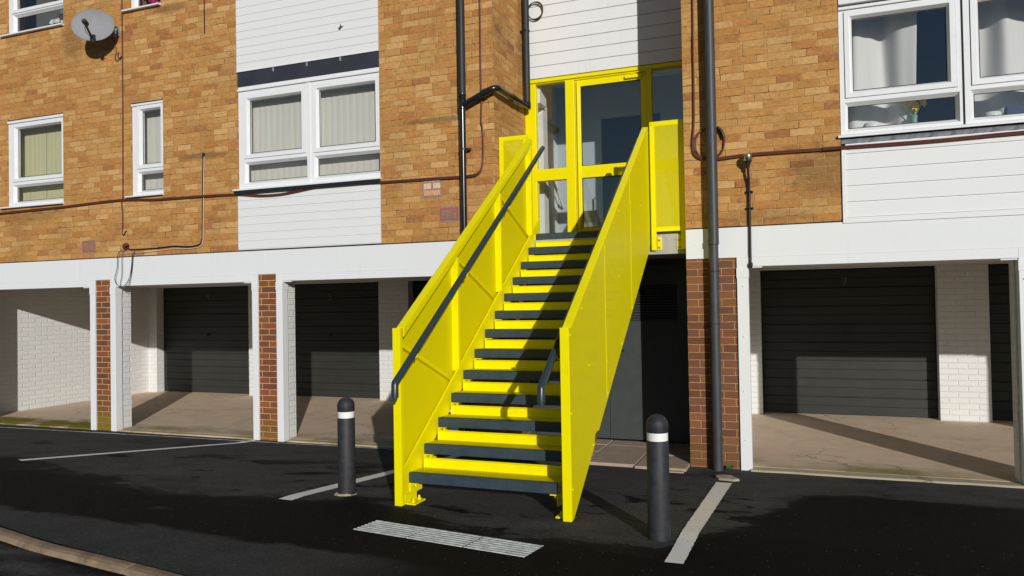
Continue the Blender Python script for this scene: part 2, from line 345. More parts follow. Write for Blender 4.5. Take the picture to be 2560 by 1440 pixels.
def fabric(name, c1, c2, stripe=.0, sc=60):
    t = NT(name); o = t.obj()
    n = t.noise(t.scale(o, (1, 1, .12)), sc*.25, 4); w = t.noise(o, 240, 2)
    c = t.mix(t.math('ADD', t.math('MULTIPLY', n, .8), t.math('MULTIPLY', w, .2)), c1, c2)
    t.fin(c, .85, t.bump(w, .3, .001), .15)
    tl = t.node('ShaderNodeBsdfTranslucent'); t.l.new(c, tl.inputs[0])
    mx = t.node('ShaderNodeMixShader'); mx.inputs[0].default_value = .12
    t.l.new(t.b.outputs[0], mx.inputs[1]); t.l.new(tl.outputs[0], mx.inputs[2]); t.l.new(mx.outputs[0], t.out.inputs[0])
    return t.m
MAT['blind_cream'] = fabric('cream_blind_fabric', S(204,198,150), S(220,214,172))
MAT['blind_grey'] = fabric('grey_green_blind_fabric', S(216,210,198), S(232,228,216))
MAT['curtain'] = fabric('white_curtain_fabric', S(226,224,220), S(240,238,234))

# ------------------------------------------------------------------ mesh builder
class MB:
    def __init__(s): s.v = []; s.f = []
    def add(s, vs, fs):
        k = len(s.v); s.v += [tuple(p) for p in vs]; s.f += [tuple(i+k for i in f) for f in fs]; return s
    def box(s, x0, x1, y0, y1, z0, z1):
        if x0 > x1: x0, x1 = x1, x0
        if y0 > y1: y0, y1 = y1, y0
        if z0 > z1: z0, z1 = z1, z0
        vs = [(x0,y0,z0),(x1,y0,z0),(x1,y1,z0),(x0,y1,z0),(x0,y0,z1),(x1,y0,z1),(x1,y1,z1),(x0,y1,z1)]
        return s.add(vs, [(0,3,2,1),(4,5,6,7),(0,1,5,4),(1,2,6,5),(2,3,7,6),(3,0,4,7)])
    def quad(s, a, b, c, d): return s.add([a, b, c, d], [(0,1,2,3)])
    def prism(s, poly, axis, a, b):
        """poly: 2D outline extruded along axis ('x': (y,z), 'y': (x,z), 'z': (x,y)) from a to b"""
        P = lambda p, t: (t, p[0], p[1]) if axis == 'x' else ((p[0], t, p[1]) if axis == 'y' else (p[0], p[1], t))
        n = len(poly); vs = [P(p, a) for p in poly]+[P(p, b) for p in poly]
        fs = [tuple(range(n)), tuple(range(2*n-1, n-1, -1))]+[(i, i+n, (i+1) % n+n, (i+1) % n) for i in range(n)]
        return s.add(vs, fs)
    def tube(s, pts, r, n=10, cap=True, rs=None):
        pts = [Vector(p) for p in pts]; k = len(pts); rings = []
        prev = None
        for i, p in enumerate(pts):
            a = pts[max(0, i-1)]; b = pts[min(k-1, i+1)]; t = (b-a).normalized()
            if prev is None:
                u = t.orthogonal().normalized()
            else:
                u = (prev - t*prev.dot(t)); u = u.normalized() if u.length > 1e-6 else t.orthogonal().normalized()
            prev = u; w_ = t.cross(u)
            sc_ = 1.0
            if 0 < i < k-1:
                c = (pts[i]-a).normalized().dot((b-pts[i]).normalized()); sc_ = min(1.6, 1/max(.3, math.sqrt((1+c)/2)))
            rr = (rs[i] if rs else r)
            rings.append([p + (u*math.cos(2*math.pi*j/n)+w_*math.sin(2*math.pi*j/n))*rr for j in range(n)])
        vs = [q for R_ in rings for q in R_]; fs = []
        for i in range(k-1):
            for j in range(n): fs.append((i*n+j, i*n+(j+1) % n, (i+1)*n+(j+1) % n, (i+1)*n+j))
        if cap: fs += [tuple(range(n-1, -1, -1)), tuple(range((k-1)*n, k*n))]
        return s.add(vs, fs)
    def lathe(s, prof, c, axis=None, n=24):
        """prof: list of (radius, height) turned round an axis through c"""
        ax = Vector(axis or (0,0,1)).normalized(); u = ax.orthogonal().normalized(); w_ = ax.cross(u); c = Vector(c)
        vs = []; fs = []
        for (r, h) in prof:
            for j in range(n): vs.append(c+ax*h+(u*math.cos(2*math.pi*j/n)+w_*math.sin(2*math.pi*j/n))*r)
        m = len(prof)
        for i in range(m-1):
            for j in range(n): fs.append((i*n+j, i*n+(j+1) % n, (i+1)*n+(j+1) % n, (i+1)*n+j))
        fs += [tuple(range(n-1, -1, -1)), tuple(range((m-1)*n, m*n))]
        return s.add(vs, fs)
    def build(s, name, mat, parent=None, smooth=False, bevel=0.0, seg=2, weld=True):
        me = bpy.data.meshes.new(name); me.from_pydata(s.v, [], s.f)
        bm = bmesh.new(); bm.from_mesh(me)
        if weld: bmesh.ops.remove_doubles(bm, verts=bm.verts, dist=1e-5)
        bmesh.ops.recalc_face_normals(bm, faces=bm.faces); bm.to_mesh(me); bm.free()
        me.materials.append(mat if not isinstance(mat, str) else MAT[mat])
        if smooth:
            for p in me.polygons: p.use_smooth = True
        o = bpy.data.objects.new(name, me); col.objects.link(o)
        if parent is not None:
            o.parent = parent
            if parent.type == 'EMPTY': o.location = -parent.location
        if smooth:
            try: me.set_sharp_from_angle(angle=math.radians(40))
            except Exception: pass
        if bevel:
            b = o.modifiers.new('bevel', 'BEVEL'); b.width = bevel; b.segments = seg; b.limit_method = 'ANGLE'; b.angle_limit = math.radians(35)
        return o

def tag(o, label=None, cat=None, group=None, kind=None):
    if label: o['label'] = label
    if cat: o['category'] = cat
    if group: o['group'] = group
    if kind: o['kind'] = kind
    return o
def thing(name, loc, label, cat, group=None):
    o = bpy.data.objects.new(name, None); col.objects.link(o); o.location = loc; o.empty_display_size = .1
    return tag(o, label, cat, group)
def children(o): return [c for c in bpy.data.objects if c.parent == o]
def copy_tree(o, parent=None, kids=None):
    c = o.copy(); col.objects.link(c)
    if parent is not None: c.parent = parent
    for ch in children(o): copy_tree(ch, c)
    return c
def spline(pts, n=6):
    pts = [Vector(p) for p in pts]; out = []
    for i in range(len(pts)-1):
        p0 = pts[max(0, i-1)]; p1 = pts[i]; p2 = pts[i+1]; p3 = pts[min(len(pts)-1, i+2)]
        for k in range(n):
            t = k/n
            out.append(.5*((2*p1)+(p2-p0)*t+(2*p0-5*p1+4*p2-p3)*t*t+(3*p1-p0-3*p2+p3)*t**3))
    out.append(pts[-1]); return out
def gz(y):
    t = [(9, 0), (-.25, 0), (-2.85, .214), (-4.5, .26), (-9, .30), (-40, .3)]
    for (a, za), (b, zb) in zip(t, t[1:]):
        if b <= y <= a: return za+(zb-za)*(a-y)/(a-b)
    return .3

# ------------------------------------------------------------------ ground
KB = [(-14, -2.0), (-9, -2.95), (-6, -3.62), (-4.6, -3.99), (-3.888, -4.208), (-3.236, -4.358), (-2.881, -4.409), (-2.358, -4.48), (-1.933, -4.555), (0, -4.70), (3, -4.74), (12, -4.85)]
def interp(t, x):
    for (a, ya), (b, yb) in zip(t, t[1:]):
        if a <= x <= b: return ya+(yb-ya)*(x-a)/(b-a)
    return t[0][1] if x < t[0][0] else t[-1][1]
g = MB(); xs = [-14+i*.5 for i in range(53)]
rows = 60
for i, x in enumerate(xs):
    yk = interp(KB, x)
    for j in range(rows+1):
        y = yk+(1.3-yk)*j/rows
        g.v.append((x, y, gz(y)))
g.f = [(i*(rows+1)+j, (i+1)*(rows+1)+j, (i+1)*(rows+1)+j+1, i*(rows+1)+j+1) for i in range(len(xs)-1) for j in range(rows)]
tag(g.build('car_park', 'tarmac', smooth=True), 'dark damp tarmac of the car park in front of the garages', None, None, 'structure')
r = MB()
far = [(-80, -40), (80, -40), (80, 60), (-80, 60)]
rd = [(x, interp(KB, x)-.10) for x in xs]
for (x0, y0), (x1, y1) in zip(rd, rd[1:]):
    r.quad((x0, -45, .232), (x1, -45, .232), (x1, y1, gz(y1)-.028), (x0, y0, gz(y0)-.028))
tag(r.build('road', 'road'), 'dark road surface below the kerb', None, None, 'structure')
# wide land sheet to the horizon
l = MB(); l.quad((-250, -250, -.06), (250, -250, -.06), (250, 250, -.06), (-250, 250, -.06))
tag(l.build('terrain', 'road'), 'land reaching to the horizon', None, None, 'structure')

# kerb stones following the edge of the car park
def kerb_pt(s_):
    # arc-length walk on KB
    d = 0
    for (a, b), (c, e) in zip(KB, KB[1:]):
        L = math.hypot(c-a, e-b)
        if d+L >= s_: t = (s_-d)/L; return Vector((a+(c-a)*t, b+(e-b)*t, 0)), Vector(((c-a)/L, (e-b)/L, 0))
        d += L
    return Vector((KB[-1][0], KB[-1][1], 0)), Vector((1, 0, 0))
tot = sum(math.hypot(c-a, e-b) for (a, b), (c, e) in zip(KB, KB[1:]))
kl = ['kerb stone at the left edge of the picture', 'kerb stone in the middle of the visible kerb', 'kerb stone where the kerb leaves the bottom of the picture']
s_ = 0; ki = 0
while s_ < tot-1:
    pts = []
    for t in (0.006, .25, .5, .75, .994):
        p, d = kerb_pt(s_+t*.915); nrm = Vector((d.y, -d.x, 0))   # towards the road
        pts.append((p, nrm))
    m = MB(); prof = [(.022, .008), (.062, .008), (.088, .001), (.104, -.018), (.110, -.10), (.022, -.10)]
    ns = len(prof)
    for (p, nrm) in pts:
        jz = random.uniform(-.0025, .0025)
        for (a, h) in prof:
            q = p+nrm*a; m.v.append((q.x, q.y, gz(p.y)+h+jz))
    for i in range(len(pts)-1):
        for j in range(ns): m.f.append((i*ns+j, (i+1)*ns+j, (i+1)*ns+(j+1) % ns, i*ns+(j+1) % ns))
    m.f += [tuple(range(ns)), tuple(range(len(pts)*ns-1, (len(pts)-1)*ns-1, -1))]
    x = pts[2][0].x
    if -5.2 < x < -1.2:
        o = m.build('kerb_stone', 'kerb', bevel=.003)
        tag(o, 'worn brown kerb stone, '+('left end of the visible kerb' if x < -3.7 else ('middle of the visible kerb' if x < -2.6 else 'lower end of the visible kerb by the bottom edge')), 'kerb stone', 'kerb stones along the car park edge')
    else:
        o = m.build('kerb', 'kerb', bevel=.008); tag(o, 'kerb stone further along the car park edge', None, None, 'structure')
    s_ += .915; ki += 1

# garage floor, threshold strips, recess paving
f = MB(); f.box(-12.6, -2.2, .10, 3.94, -.05, .02); f.box(.30, 6.2, .10, 3.94, -.05, .02)
tag(f.build('garage_floor', 'floor'), 'brown concrete floor under the flats in front of the garage doors', None, None, 'structure')
def strip(x0, x1, y0, y1, z, bow=0.0):
    m = MB(); n = 16; vs = []
    for i in range(n+1):
        x = x0+(x1-x0)*i/n; jf = random.uniform(-.008, .008)
        vs += [(x, y0+jf, -.04), (x, y0+jf, z), (x, y1, z), (x, y1, -.04)]
    fs = []
    for i in range(n):
        a = i*4; fs += [(a, a+4, a+5, a+1), (a+1, a+5, a+6, a+2), (a+2, a+6, a+7, a+3)]
    fs += [(0, 1, 2, 3), (n*4+3, n*4+2, n*4+1, n*4)]
    m.add(vs, fs); return m
tag(strip(.57, 2.83, -.055, .0995, .018).build('threshold_strip', 'strip', bevel=.01), 'pale concrete edging strip along the front of the right garage bay', None, None, 'structure')
for a, b in ((-10.6, -8.13), (-7.6, -5.36), (-4.85, -2.66)):
    tag(strip(a, b, -.02, .0995, .018).build('threshold_strip', 'floor', bevel=.006), 'mossy concrete front edge of a left garage bay', None, None, 'structure')
pv = MB()
cells = [(-2.04, -1.50), (-1.49, -1.03), (-1.02, -.52), (-.51, -.01)]
yy = [(-.13, .32), (.33, .72), (.73, 1.02)]
for i, (a, b) in enumerate(cells):
    for j, (c, d) in enumerate(yy):
        z = .03+random.uniform(-.003, .003)
        if j == 0: c -= .04*i+.0
        pv.box(a, b, c, d, -.05, z)
pv.box(-.30, -.02, -.36, -.30, -.05, .02)
tag(pv.build('paving', 'slab_pink', bevel=.006), 'pinkish paving slabs under the stair landing', None, None, 'structure')

# painted lines
def ground_strip(c0, c1, w0, w1, lift=.004, n=120, rag=.003):
    m = MB(); vs = []
    a = Vector((c0[0], c0[1])); b = Vector((c1[0], c1[1])); d = (b-a).normalized(); nn = Vector((-d.y, d.x))
    for i in range(n+1):
        t = i/n; p = a+(b-a)*t; w_ = (w0+(w1-w0)*t)/2
        l_ = p-nn*(w_+random.uniform(-rag, rag)); q = p+nn*(w_+random.uniform(-rag, rag))
        for e in (l_, q): vs.append((e.x, e.y, gz(e.y)+lift+.001))
    fs = [(2*i, 2*i+2, 2*i+3, 2*i+1) for i in range(n)]
    m.add(vs, fs); return m
tag(ground_strip((-5.30, -.06), (-6.18, -2.42), .10, .12).build('parking_line', 'line'), 'white parking line running out from the second brick pillar', 'parking line', 'white painted parking lines')
tag(ground_strip((-2.47, -.13), (-2.56, -2.99), .12, .125).build('parking_line', 'line'), 'white parking line passing behind the left bollard and the stair foot', 'parking line', 'white painted parking lines')
tag(ground_strip((.395, -.78), (.391, -3.49), .135, .10).build('parking_line', 'line'), 'white parking line beside the right bollard', 'parking line', 'white painted parking lines')
tag(ground_strip((-9.9, -.24), (-2.9, -.07), .022, .022, rag=.006, n=90).build('edge_line', 'line'), 'thin worn white line along the foot of the left garages', 'edge line')

# ------------------------------------------------------------------ the building
bld = thing('apartment_building', (0, 0, 0), 'block of flats in buff brick and white boarding over a row of garages', 'building')
XL, XR, ZT = -12.6, 6.6, 8.2

def wall_grid(x0, x1, z0, z1, holes, y0, y1):
    xs_ = sorted({x0, x1}|{h[0] for h in holes}|{h[1] for h in holes}); zs_ = sorted({z0, z1}|{h[2] for h in holes}|{h[3] for h in holes})
    xs_ = [x for x in xs_ if x0-1e-6 <= x <= x1+1e-6]; zs_ = [z for z in zs_ if z0-1e-6 <= z <= z1+1e-6]
    def solid(i, j):
        if i < 0 or j < 0 or i >= len(xs_)-1 or j >= len(zs_)-1: return False
        cx, cz = (xs_[i]+xs_[i+1])/2, (zs_[j]+zs_[j+1])/2
        return not any(h[0] < cx < h[1] and h[2] < cz < h[3] for h in holes)
    m = MB()
    for i in range(len(xs_)-1):
        for j in range(len(zs_)-1):
            if not solid(i, j): continue
            a, b, c, d = xs_[i], xs_[i+1], zs_[j], zs_[j+1]
            m.quad((a,y0,c),(b,y0,c),(b,y0,d),(a,y0,d)); m.quad((a,y1,c),(a,y1,d),(b,y1,d),(b,y1,c))
            if not solid(i-1, j): m.quad((a,y0,c),(a,y0,d),(a,y1,d),(a,y1,c))
            if not solid(i+1, j): m.quad((b,y0,c),(b,y1,c),(b,y1,d),(b,y0,d))
            if not solid(i, j-1): m.quad((a,y0,c),(a,y1,c),(b,y1,c),(b,y0,c))
            if not solid(i, j+1): m.quad((a,y0,d),(b,y0,d),(b,y1,d),(a,y1,d))
    return m
BZ = 2.366
W1 = (-9.775, -8.63, 3.18, 4.452); W2 = (-7.355, -6.79, 3.18, 4.437)
W5 = (-9.755, -8.61, 5.71, 6.98); W6 = (-7.355, -6.81, 5.71, 6.96)
wall_grid(XL, -5.567, BZ, ZT, [W1, W2, W5, W6], 0, .28).build('brick_wall', 'brick', bld)
mid = wall_grid(-3.487, -2.046, BZ, ZT, [], 0, .28); mid.box(-2.30, -2.046, .2801, 1.10, 2.36, ZT); mid.build('brick_wall', 'brick', bld)
rw = wall_grid(0, 1.437, BZ, ZT, [], 0, .28); rw.box(0, .25, .2801, 1.10, 2.36, ZT); rw.build('brick_wall', 'brick', bld)
wall_grid(3.51, XR, BZ, ZT, [], 0, .28).build('brick_wall', 'brick', bld)
# dark strip standing for the shaded gap between brick and fascia
dj = MB()
for a, b in ((XL, -2.052), (.006, XR)): dj.box(a, b, .006, .2, 2.353, 2.3655)
dj.build('joint_shade_strip', 'gap', bld)
# white fascia
for a, b in ((XL, -8.362), (-8.3605, -5.132), (-5.129, -2.046), (0, XR)):
    MB().box(a, b, -.014, .28, 2.058, 2.354).build('fascia', 'fascia', bld, bevel=.004)
# lintel trims with corner plates
def lintel(a, b):
    m = MB().box(a, b, -.022, .075, 1.968, 2.0575)
    m.build('lintel_trim', 'white', bld, bevel=.004)
    for x0, x1 in ((a, a+.13), (b-.13, b)):
        MB().box(x0, x1, -.012, .05, 1.955, 1.9675).build('corner_plate', 'white', bld)
lintel(XL+.26, -10.875); lintel(-10.405, -8.112); lintel(-7.64, -5.345); lintel(-4.885, -2.637); lintel(.587, 2.815); lintel(3.3, 5.6)

# pillars: brick face between two white corner posts, painted reveals behind
def pillar(bx0, bx1, tl, tr, core0, core1, mat='brick_pillar', z0=-.02):
    p = MB().box(bx0, bx1, 0, .075, z0, 2.0575).build('brick_pillar', mat, bld)
    MB().box(core0, core1, .0755, .245, z0, 2.0575).build('painted_reveal', 'brick_white', p)
    for tr_ in (tl, tr):
        if tr_:
            m = MB().box(tr_[0], tr_[1], -.022, .085, -.01, 2.0575)
            for z in (.32, .80, 1.28, 1.76):
                m.lathe([(.009, 0), (.008, .006), (.003, .009)], ((tr_[0]+tr_[1])/2-.0+random.uniform(-.01, .01), -.022, z+random.uniform(-.04, .04)), (0, -1, 0), 8)
            m.build('corner_post', 'white', p, bevel=.003)
            cx = tr_[0]-.006 if tr_[0] > bx0 else tr_[0]
            MB().box(tr_[0]-.004, tr_[1]+.004, -.026, .09, 1.86, 1.955).build('post_cap', 'white', p, bevel=.002)
pillar(-10.78, -10.50, (-10.87, -10.7805), (-10.4995, -10.405), -10.86, -10.42)
pillar(-8.018, -7.736, (-8.112, -8.0185), (-7.7355, -7.640), -8.10, -7.655)
pillar(-5.257, -4.978, (-5.345, -5.2575), (-4.9775, -4.885), -5.335, -4.90)
pillar(-2.53, -2.046, (-2.637, -2.5305), None, -2.62, -2.28, 'brick_dark')
pillar(0.0, .482, None, (.4825, .587), .26, .575, 'brick_dark')
pillar(2.905, 3.20, (2.815, 2.9045), (3.2005, 3.29), 2.80, 3.28)
pillar(5.7, 6.0, (5.61, 5.6995), (6.0005, 6.09), 5.62, 6.08)
# recess side walls
MB().box(-2.28, -2.046, .0755, 1.10, -.02, 2.36).build('recess_wall', 'brick_dark', bld)
MB().box(0, .2595, .0755, 1.10, -.02, 2.36).build('recess_wall', 'brick_dark', bld)
# soffit over the bays, back wall, end wall, inside returns
MB().box(XL, -2.29, 0.0755, 4.1, 2.060, 2.25).build('soffit', 'brick_white', bld)
MB().box(.262, XR, 0.0755, 4.1, 2.060, 2.25).build('soffit', 'brick_white', bld)
GD = [(-13.1, -11.2), (-10.652, -8.437), (-7.90, -5.682), (-5.11, -2.90), (.517, 2.718), (3.297, 5.50)]
BW = 3.55
wall_grid(XL, -2.29, -.02, 2.0595, [(a, b, -.02, 2.043) for a, b in GD[:4]], BW, BW+.185).build('back_wall', 'brick_white', bld)
wall_grid(.262, XR, -.02, 2.0595, [(a, b, -.02, 2.045) for a, b in GD[4:]], BW, BW+.185).build('back_wall', 'brick_white', bld)
MB().box(-11.1, -10.868, .2455, BW-.002, -.02, 2.0595).build('end_wall', 'brick_white', bld)
MB().box(XL, XL+.25, .0, 3.94, -.02, 2.0575).build('end_wall', 'brick_white', bld)
MB().box(XL, XR, 3.95, 4.1, -.02, 2.0595).build('rear_wall', 'gap', bld)
MB().box(-2.287, -2.06, 1.1005, BW-.002, -.02, 2.0595).build('inner_wall', 'brick_white', bld)
MB().box(.02, .26, 1.1005, BW-.002, -.02, 2.0595).build('inner_wall', 'brick_white', bld)

# garage doors
def digit(ch, x, z, h, y):
    segs = {'4': [((0, 1), (0, .45)), ((0, .45), (1, .45)), ((.72, 1), (.72, 0))], '5': [((1, 1), (0, 1)), ((0, 1), (0, .55)), ((0, .55), (.9, .55)), ((.95, .5), (.95, .05)), ((.9, 0), (0, 0))],
            '7': [((0, 1), (1, 1)), ((1, 1), (.35, 0))], '6': [((1, 1), (0, .9)), ((0, .9), (0, 0)), ((0, 0), (1, 0)), ((1, 0), (1, .5)), ((1, .5), (0, .5))],
            '8': [((0, 0), (1, 0)), ((1, 0), (1, 1)), ((1, 1), (0, 1)), ((0, 1), (0, 0)), ((0, .5), (1, .5))]}[ch]
    m = MB(); w_ = h*.5; k = .0055
    for (a, b) in segs:
        p = Vector((x+(a[0]-.5)*w_, 0, z+(a[1]-.5)*h)); q = Vector((x+(b[0]-.5)*w_, 0, z+(b[1]-.5)*h)); d = (q-p).normalized()*k; n_ = Vector((-d.z, 0, d.x))
        p -= d; q += d
        m.prism([(v.x, v.z) for v in (p+n_, q+n_, q-n_, p-n_)], 'y', y, y-.003)
    return m
MAT['digit'] = paint('pale_number_paint', S(120,118,112), .6, .05, .0004)
def garage_door(a, b, num, yb=3.735):
    top = 2.040; m = MB(); z = .025; n = 8; ph = (top-z)/n
    prof = []
    for i in range(n):
        z0 = z+i*ph; z1 = z0+ph
        prof += [(yb, z0+.004), (yb, z0+ph*.46), (yb+.006, z0+ph*.475), (yb+.006, z0+ph*.49), (yb, z0+ph*.505), (yb, z1-.016), (yb+.016, z1-.010), (yb+.016, z1-.001)]
    prof += [(yb+.04, top), (yb+.04, z)]
    m.prism(prof, 'x', a+.012, b-.012)
    d = m.build('garage_door', 'garage_door', bld)
    for p, q in ((a, a+.0115), (b-.0115, b)): MB().box(p, q, yb-.01, yb+.05, .02, top+.002).build('door_jamb', 'gap', d)
    xc = (a+b)/2
    h = MB().lathe([(.022, 0), (.022, .012), (.012, .014), (.010, .03), (.014, .034), (.012, .04)], (xc, yb, 1.13), (0, -1, 0), 14)
    h.box(xc-.008, xc+.008, yb-.052, yb-.04, 1.09, 1.17).build('door_handle', 'dark_plastic', d)
    if num: digit(num, xc, 1.86 if num != '5' else 1.80, .10, yb-.0005).build('door_number', 'digit', d)
garage_door(*GD[0], None); garage_door(*GD[1], '4'); garage_door(*GD[2], '5'); garage_door(*GD[3], '6'); garage_door(*GD[4], '7'); garage_door(*GD[5], '8')

# --- white boarded panels
def boards(x0, x1, z0, z1, pitch, y=-.006, zref=None, mat='white_old', groove=.006, depth=.011):
    zref = z0 if zref is None else zref
    prof = [(y+.05, z0)]
    k0 = math.floor((z0-zref)/pitch)-1; z = zref+k0*pitch
    first = True
    while z < z1:
        a = max(z, z0); b = min(z+pitch-groove, z1)
        if b > a+.004:
            prof += [(y+.0015, a), (y-.0015, b)]
            if z+pitch < z1: prof += [(y+depth, b+.001), (y+depth, min(z+pitch-.001, z1))]
        z += pitch
    prof += [(y+.05, z1)]
    return MB().prism(prof, 'x', x0, x1)
boards(-5.56, -3.492, 4.638, ZT, .1010, zref=4.638).build('cladding', 'white_old', bld)
MB().box(-5.567, -3.487, .050, .28, 4.46, ZT).build('panel_backing', 'gap', bld)
boards(-5.56, -3.492, 2.372, 3.112, .1020, zref=2.385).build('cladding', 'white_old', bld)
MB().box(-5.567, -3.487, .050, .28, 2.366, 3.12).build('panel_backing', 'gap', bld)
MB().box(-5.56, -3.492, -.012, .03, 4.628, 4.6375).build('cladding_trim', 'white', bld)
# slate panel above the window
sp_ = MB().box(-5.552, -3.492, .004, .049, 4.449, 4.627).build('slate_panel', 'slate_panel', bld)
for x in (-5.0, -4.50, -4.02): MB().box(x-.012, x+.012, -.004, .0038, 4.575, 4.626).build('fixing_clip', 'steel', sp_, bevel=.002)
MB().prism([(-4.04, 4.965), (-4.015, 4.985), (-4.0, 5.02), (-3.99, 4.985), (-3.955, 4.99), (-3.985, 4.97), (-4.02, 4.945)], 'y', -.0085, -.004).build('paint_chip', 'slate_panel', bld)
# right panel
boards(1.475, 3.47, 2.395, 3.075, .149, zref=2.391, y=-.014, groove=.012, depth=.016).build('cladding', 'white_old', bld)
MB().box(1.437, 3.51, .038, .28, 2.366, 3.12).build('panel_backing', 'gap', bld)
fr = MB().box(1.440, 1.4745, -.02, .037, 2.372, 3.035).box(1.440, 3.508, -.026, .037, 2.340, 2.3915).box(3.4705, 3.508, -.02, .037, 2.392, 3.035)
fr.build('cladding_trim', 'white_old', bld, bevel=.003)
boards(1.445, 3.505, 4.385, ZT, .149, zref=4.385, y=-.012, groove=.008).build('cladding', 'white_old', bld)
MB().box(1.437, 3.51, .038, .28, 4.372, ZT).build('panel_backing', 'gap', bld)
fl = MB(); nn = 60; vs_ = []
for i in range(nn+1):
    x = 1.442+(3.505-1.442)*i/nn; k = .006*math.sin(i*1.3)+.004*math.sin(i*2.7+1)
    vs_ += [(x, -.008+k*.3, 3.078+k), (x, -.012+k, 3.10), (x, .02, 3.133), (x, .036, 3.133), (x, .036, 3.07)]
fs_ = []
for i in range(nn):
    for j in range(5): fs_.append((i*5+j, (i+1)*5+j, (i+1)*5+(j+1) % 5, i*5+(j+1) % 5))
fl.add(vs_, fs_); fl.build('lead_flashing', 'lead', bld)

# --- windows
def window(x0, x1, z0, z1, lights, sill, yf=.022, mull=None, dark_sill=False, head=None):
    """lights: list of (pane_x0, pane_x1, pane_z0, pane_z1, opening?)"""
    yb = yf+.065
    holes = []
    for (a, b, c, d, op) in lights:
        k = .072 if op else .030
        holes.append((a-k, b+k, c-k, d+k))
    wnd = wall_grid(x0, x1, z0, z1, holes, yf, yb).build('window', 'upvc', bld, bevel=.003)
    for (a, b, c, d, op), h in zip(lights, holes):
        py = yf+.045 if not op else yf+.030
        if op:
            y0 = yf-.012
            m = MB()
            o_ = (h[0]+.0035, h[1]-.0035, h[2]+.0035, h[3]-.0035); i_ = (a, b, c, d); e = .022
            j_ = (a-e, b+e, c-e, d+e)
            P = lambda r_, y: [(r_[0], y, r_[2]), (r_[1], y, r_[2]), (r_[1], y, r_[3]), (r_[0], y, r_[3])]
            rings = [P(o_, yb-.005), P(o_, y0), P(j_, y0), P(i_, py+.002), P(i_, yb-.005)]
            vs2 = [q for R_ in rings for q in R_]; fs2 = []
            for k in range(4):
                for j in range(4): fs2.append((k*4+j, k*4+(j+1) % 4, (k+1)*4+(j+1) % 4, (k+1)*4+j))
            for j in range(4): fs2.append((16+j, 16+(j+1) % 4, (j+1) % 4, j))
            m.add(vs2, fs2); m.build('sash', 'upvc', wnd, bevel=.002)
            # dark rebate behind the sash
            MB().add([], []) 
        else:
            m = MB(); e = .0295
            P = lambda r_, y: [(r_[0], y, r_[2]), (r_[1], y, r_[2]), (r_[1], y, r_[3]), (r_[0], y, r_[3])]
            o_ = (a-e, b+e, c-e, d+e)
            rings = [P(o_, yb-.004), P(o_, yf+.002), P((a, b, c, d), py+.002), P((a, b, c, d), yb-.004)]
            vs2 = [q for R_ in rings for q in R_]; fs2 = []
            for k in range(3):
                for j in range(4): fs2.append((k*4+j, k*4+(j+1) % 4, (k+1)*4+(j+1) % 4, (k+1)*4+j))
            for j in range(4): fs2.append((12+j, 12+(j+1) % 4, (j+1) % 4, j))
            m.add(vs2, fs2); m.build('glazing_bead', 'upvc', wnd)
        gsk = MB(); w_ = .0055
        for (p, q, r_, s2) in ((a, a+w_, c, d), (b-w_, b, c, d), (a+w_, b-w_, c, c+w_), (a+w_, b-w_, d-w_, d)): gsk.box(p, q, py-.0008, py+.0018, r_, s2)
        gsk.build('gasket', 'gap', wnd)
        MB().box(a, b, py+.003, py+.0075, c, d).build('pane', 'glass', wnd)
    if sill:
        sx0, sx1, sz0, sz1, sy = sill
        MB().prism([(sy, sz0), (sy, sz0+.020), (yf-.001, sz1), (yb, sz1), (yb, sz0)], 'x', sx0, sx1).build('sill', 'upvc', wnd, bevel=.002)
        if dark_sill: MB().box(sx0+.02, sx1-.01, sy+.012, .049, sz0-.045, sz0-.0005).build('sill_underside', 'sill_dark', wnd)
    if head: MB().box(x0+.0, x1-.0, yf-.022, yf-.0005, head[0], head[1]).build('head_trim', 'upvc', wnd, bevel=.002)
    if mull:
        for mx, mw, dk in mull:
            MB().box(mx-mw/2, mx+mw/2, yf-.008, yf-.0005, z0+.002, z1-.03).build('mullion', 'gap' if dk else 'upvc', wnd, bevel=0 if dk else .002)
    return wnd
window(W1[0]+.002, W1[1]-.002, 3.182, W1[3]-.01, [(-9.608, -8.698, 3.605, 4.311, True), (-9.652, -8.652, 3.255, 3.460, False)], (-9.875, -8.618, 3.152, 3.1815, -.055), head=(4.398, 4.432))
window(W2[0]+.002, W2[1]-.002, 3.182, W2[3]-.01, [(-7.197, -6.862, 3.607, 4.32, True), (-7.236, -6.840, 3.253, 3.468, False)], (-7.42, -6.785, 3.155, 3.1815, -.055), head=(4.392, 4.42))
window(-5.56, -3.492, 3.145, 4.448, [(-5.402, -4.614, 3.595, 4.262, True), (-4.359, -3.572, 3.585, 4.272, True), (-5.442, -4.551, 3.240, 3.450, False), (-4.393, -3.535, 3.235, 3.443, False)],
       (-5.60, -3.478, 3.118, 3.1445, -.055), mull=[(-4.495, .05, False)], dark_sill=True, head=(4.385, 4.41))
window(1.442, 3.505, 3.172, 4.37, [(1.557, 2.329, 3.578, 4.248, True), (2.58, 3.352, 3.578, 4.250, True), (1.509, 2.385, 3.230, 3.437, False), (2.531, 3.405, 3.231, 3.439, False)],
       (1.415, 3.508, 3.135, 3.1715, -.03), mull=[(2.449, .012, True)], dark_sill=False, head=(4.335, 4.362))
MB().box(1.41, 3.508, -.026, .03, 3.1335, 3.150).build('painted_sill_shadow', 'sill_dark', bld)  # dark board standing in for the shadow under the sill
window(W5[0]+.002, W5[1]-.002, 5.712, W5[3]-.01, [(-9.608, -8.698, 6.085, 6.85, True), (-9.630, -8.640, 5.755, 5.965, False)], (-9.855, -8.60, 5.682, 5.7115, -.055))
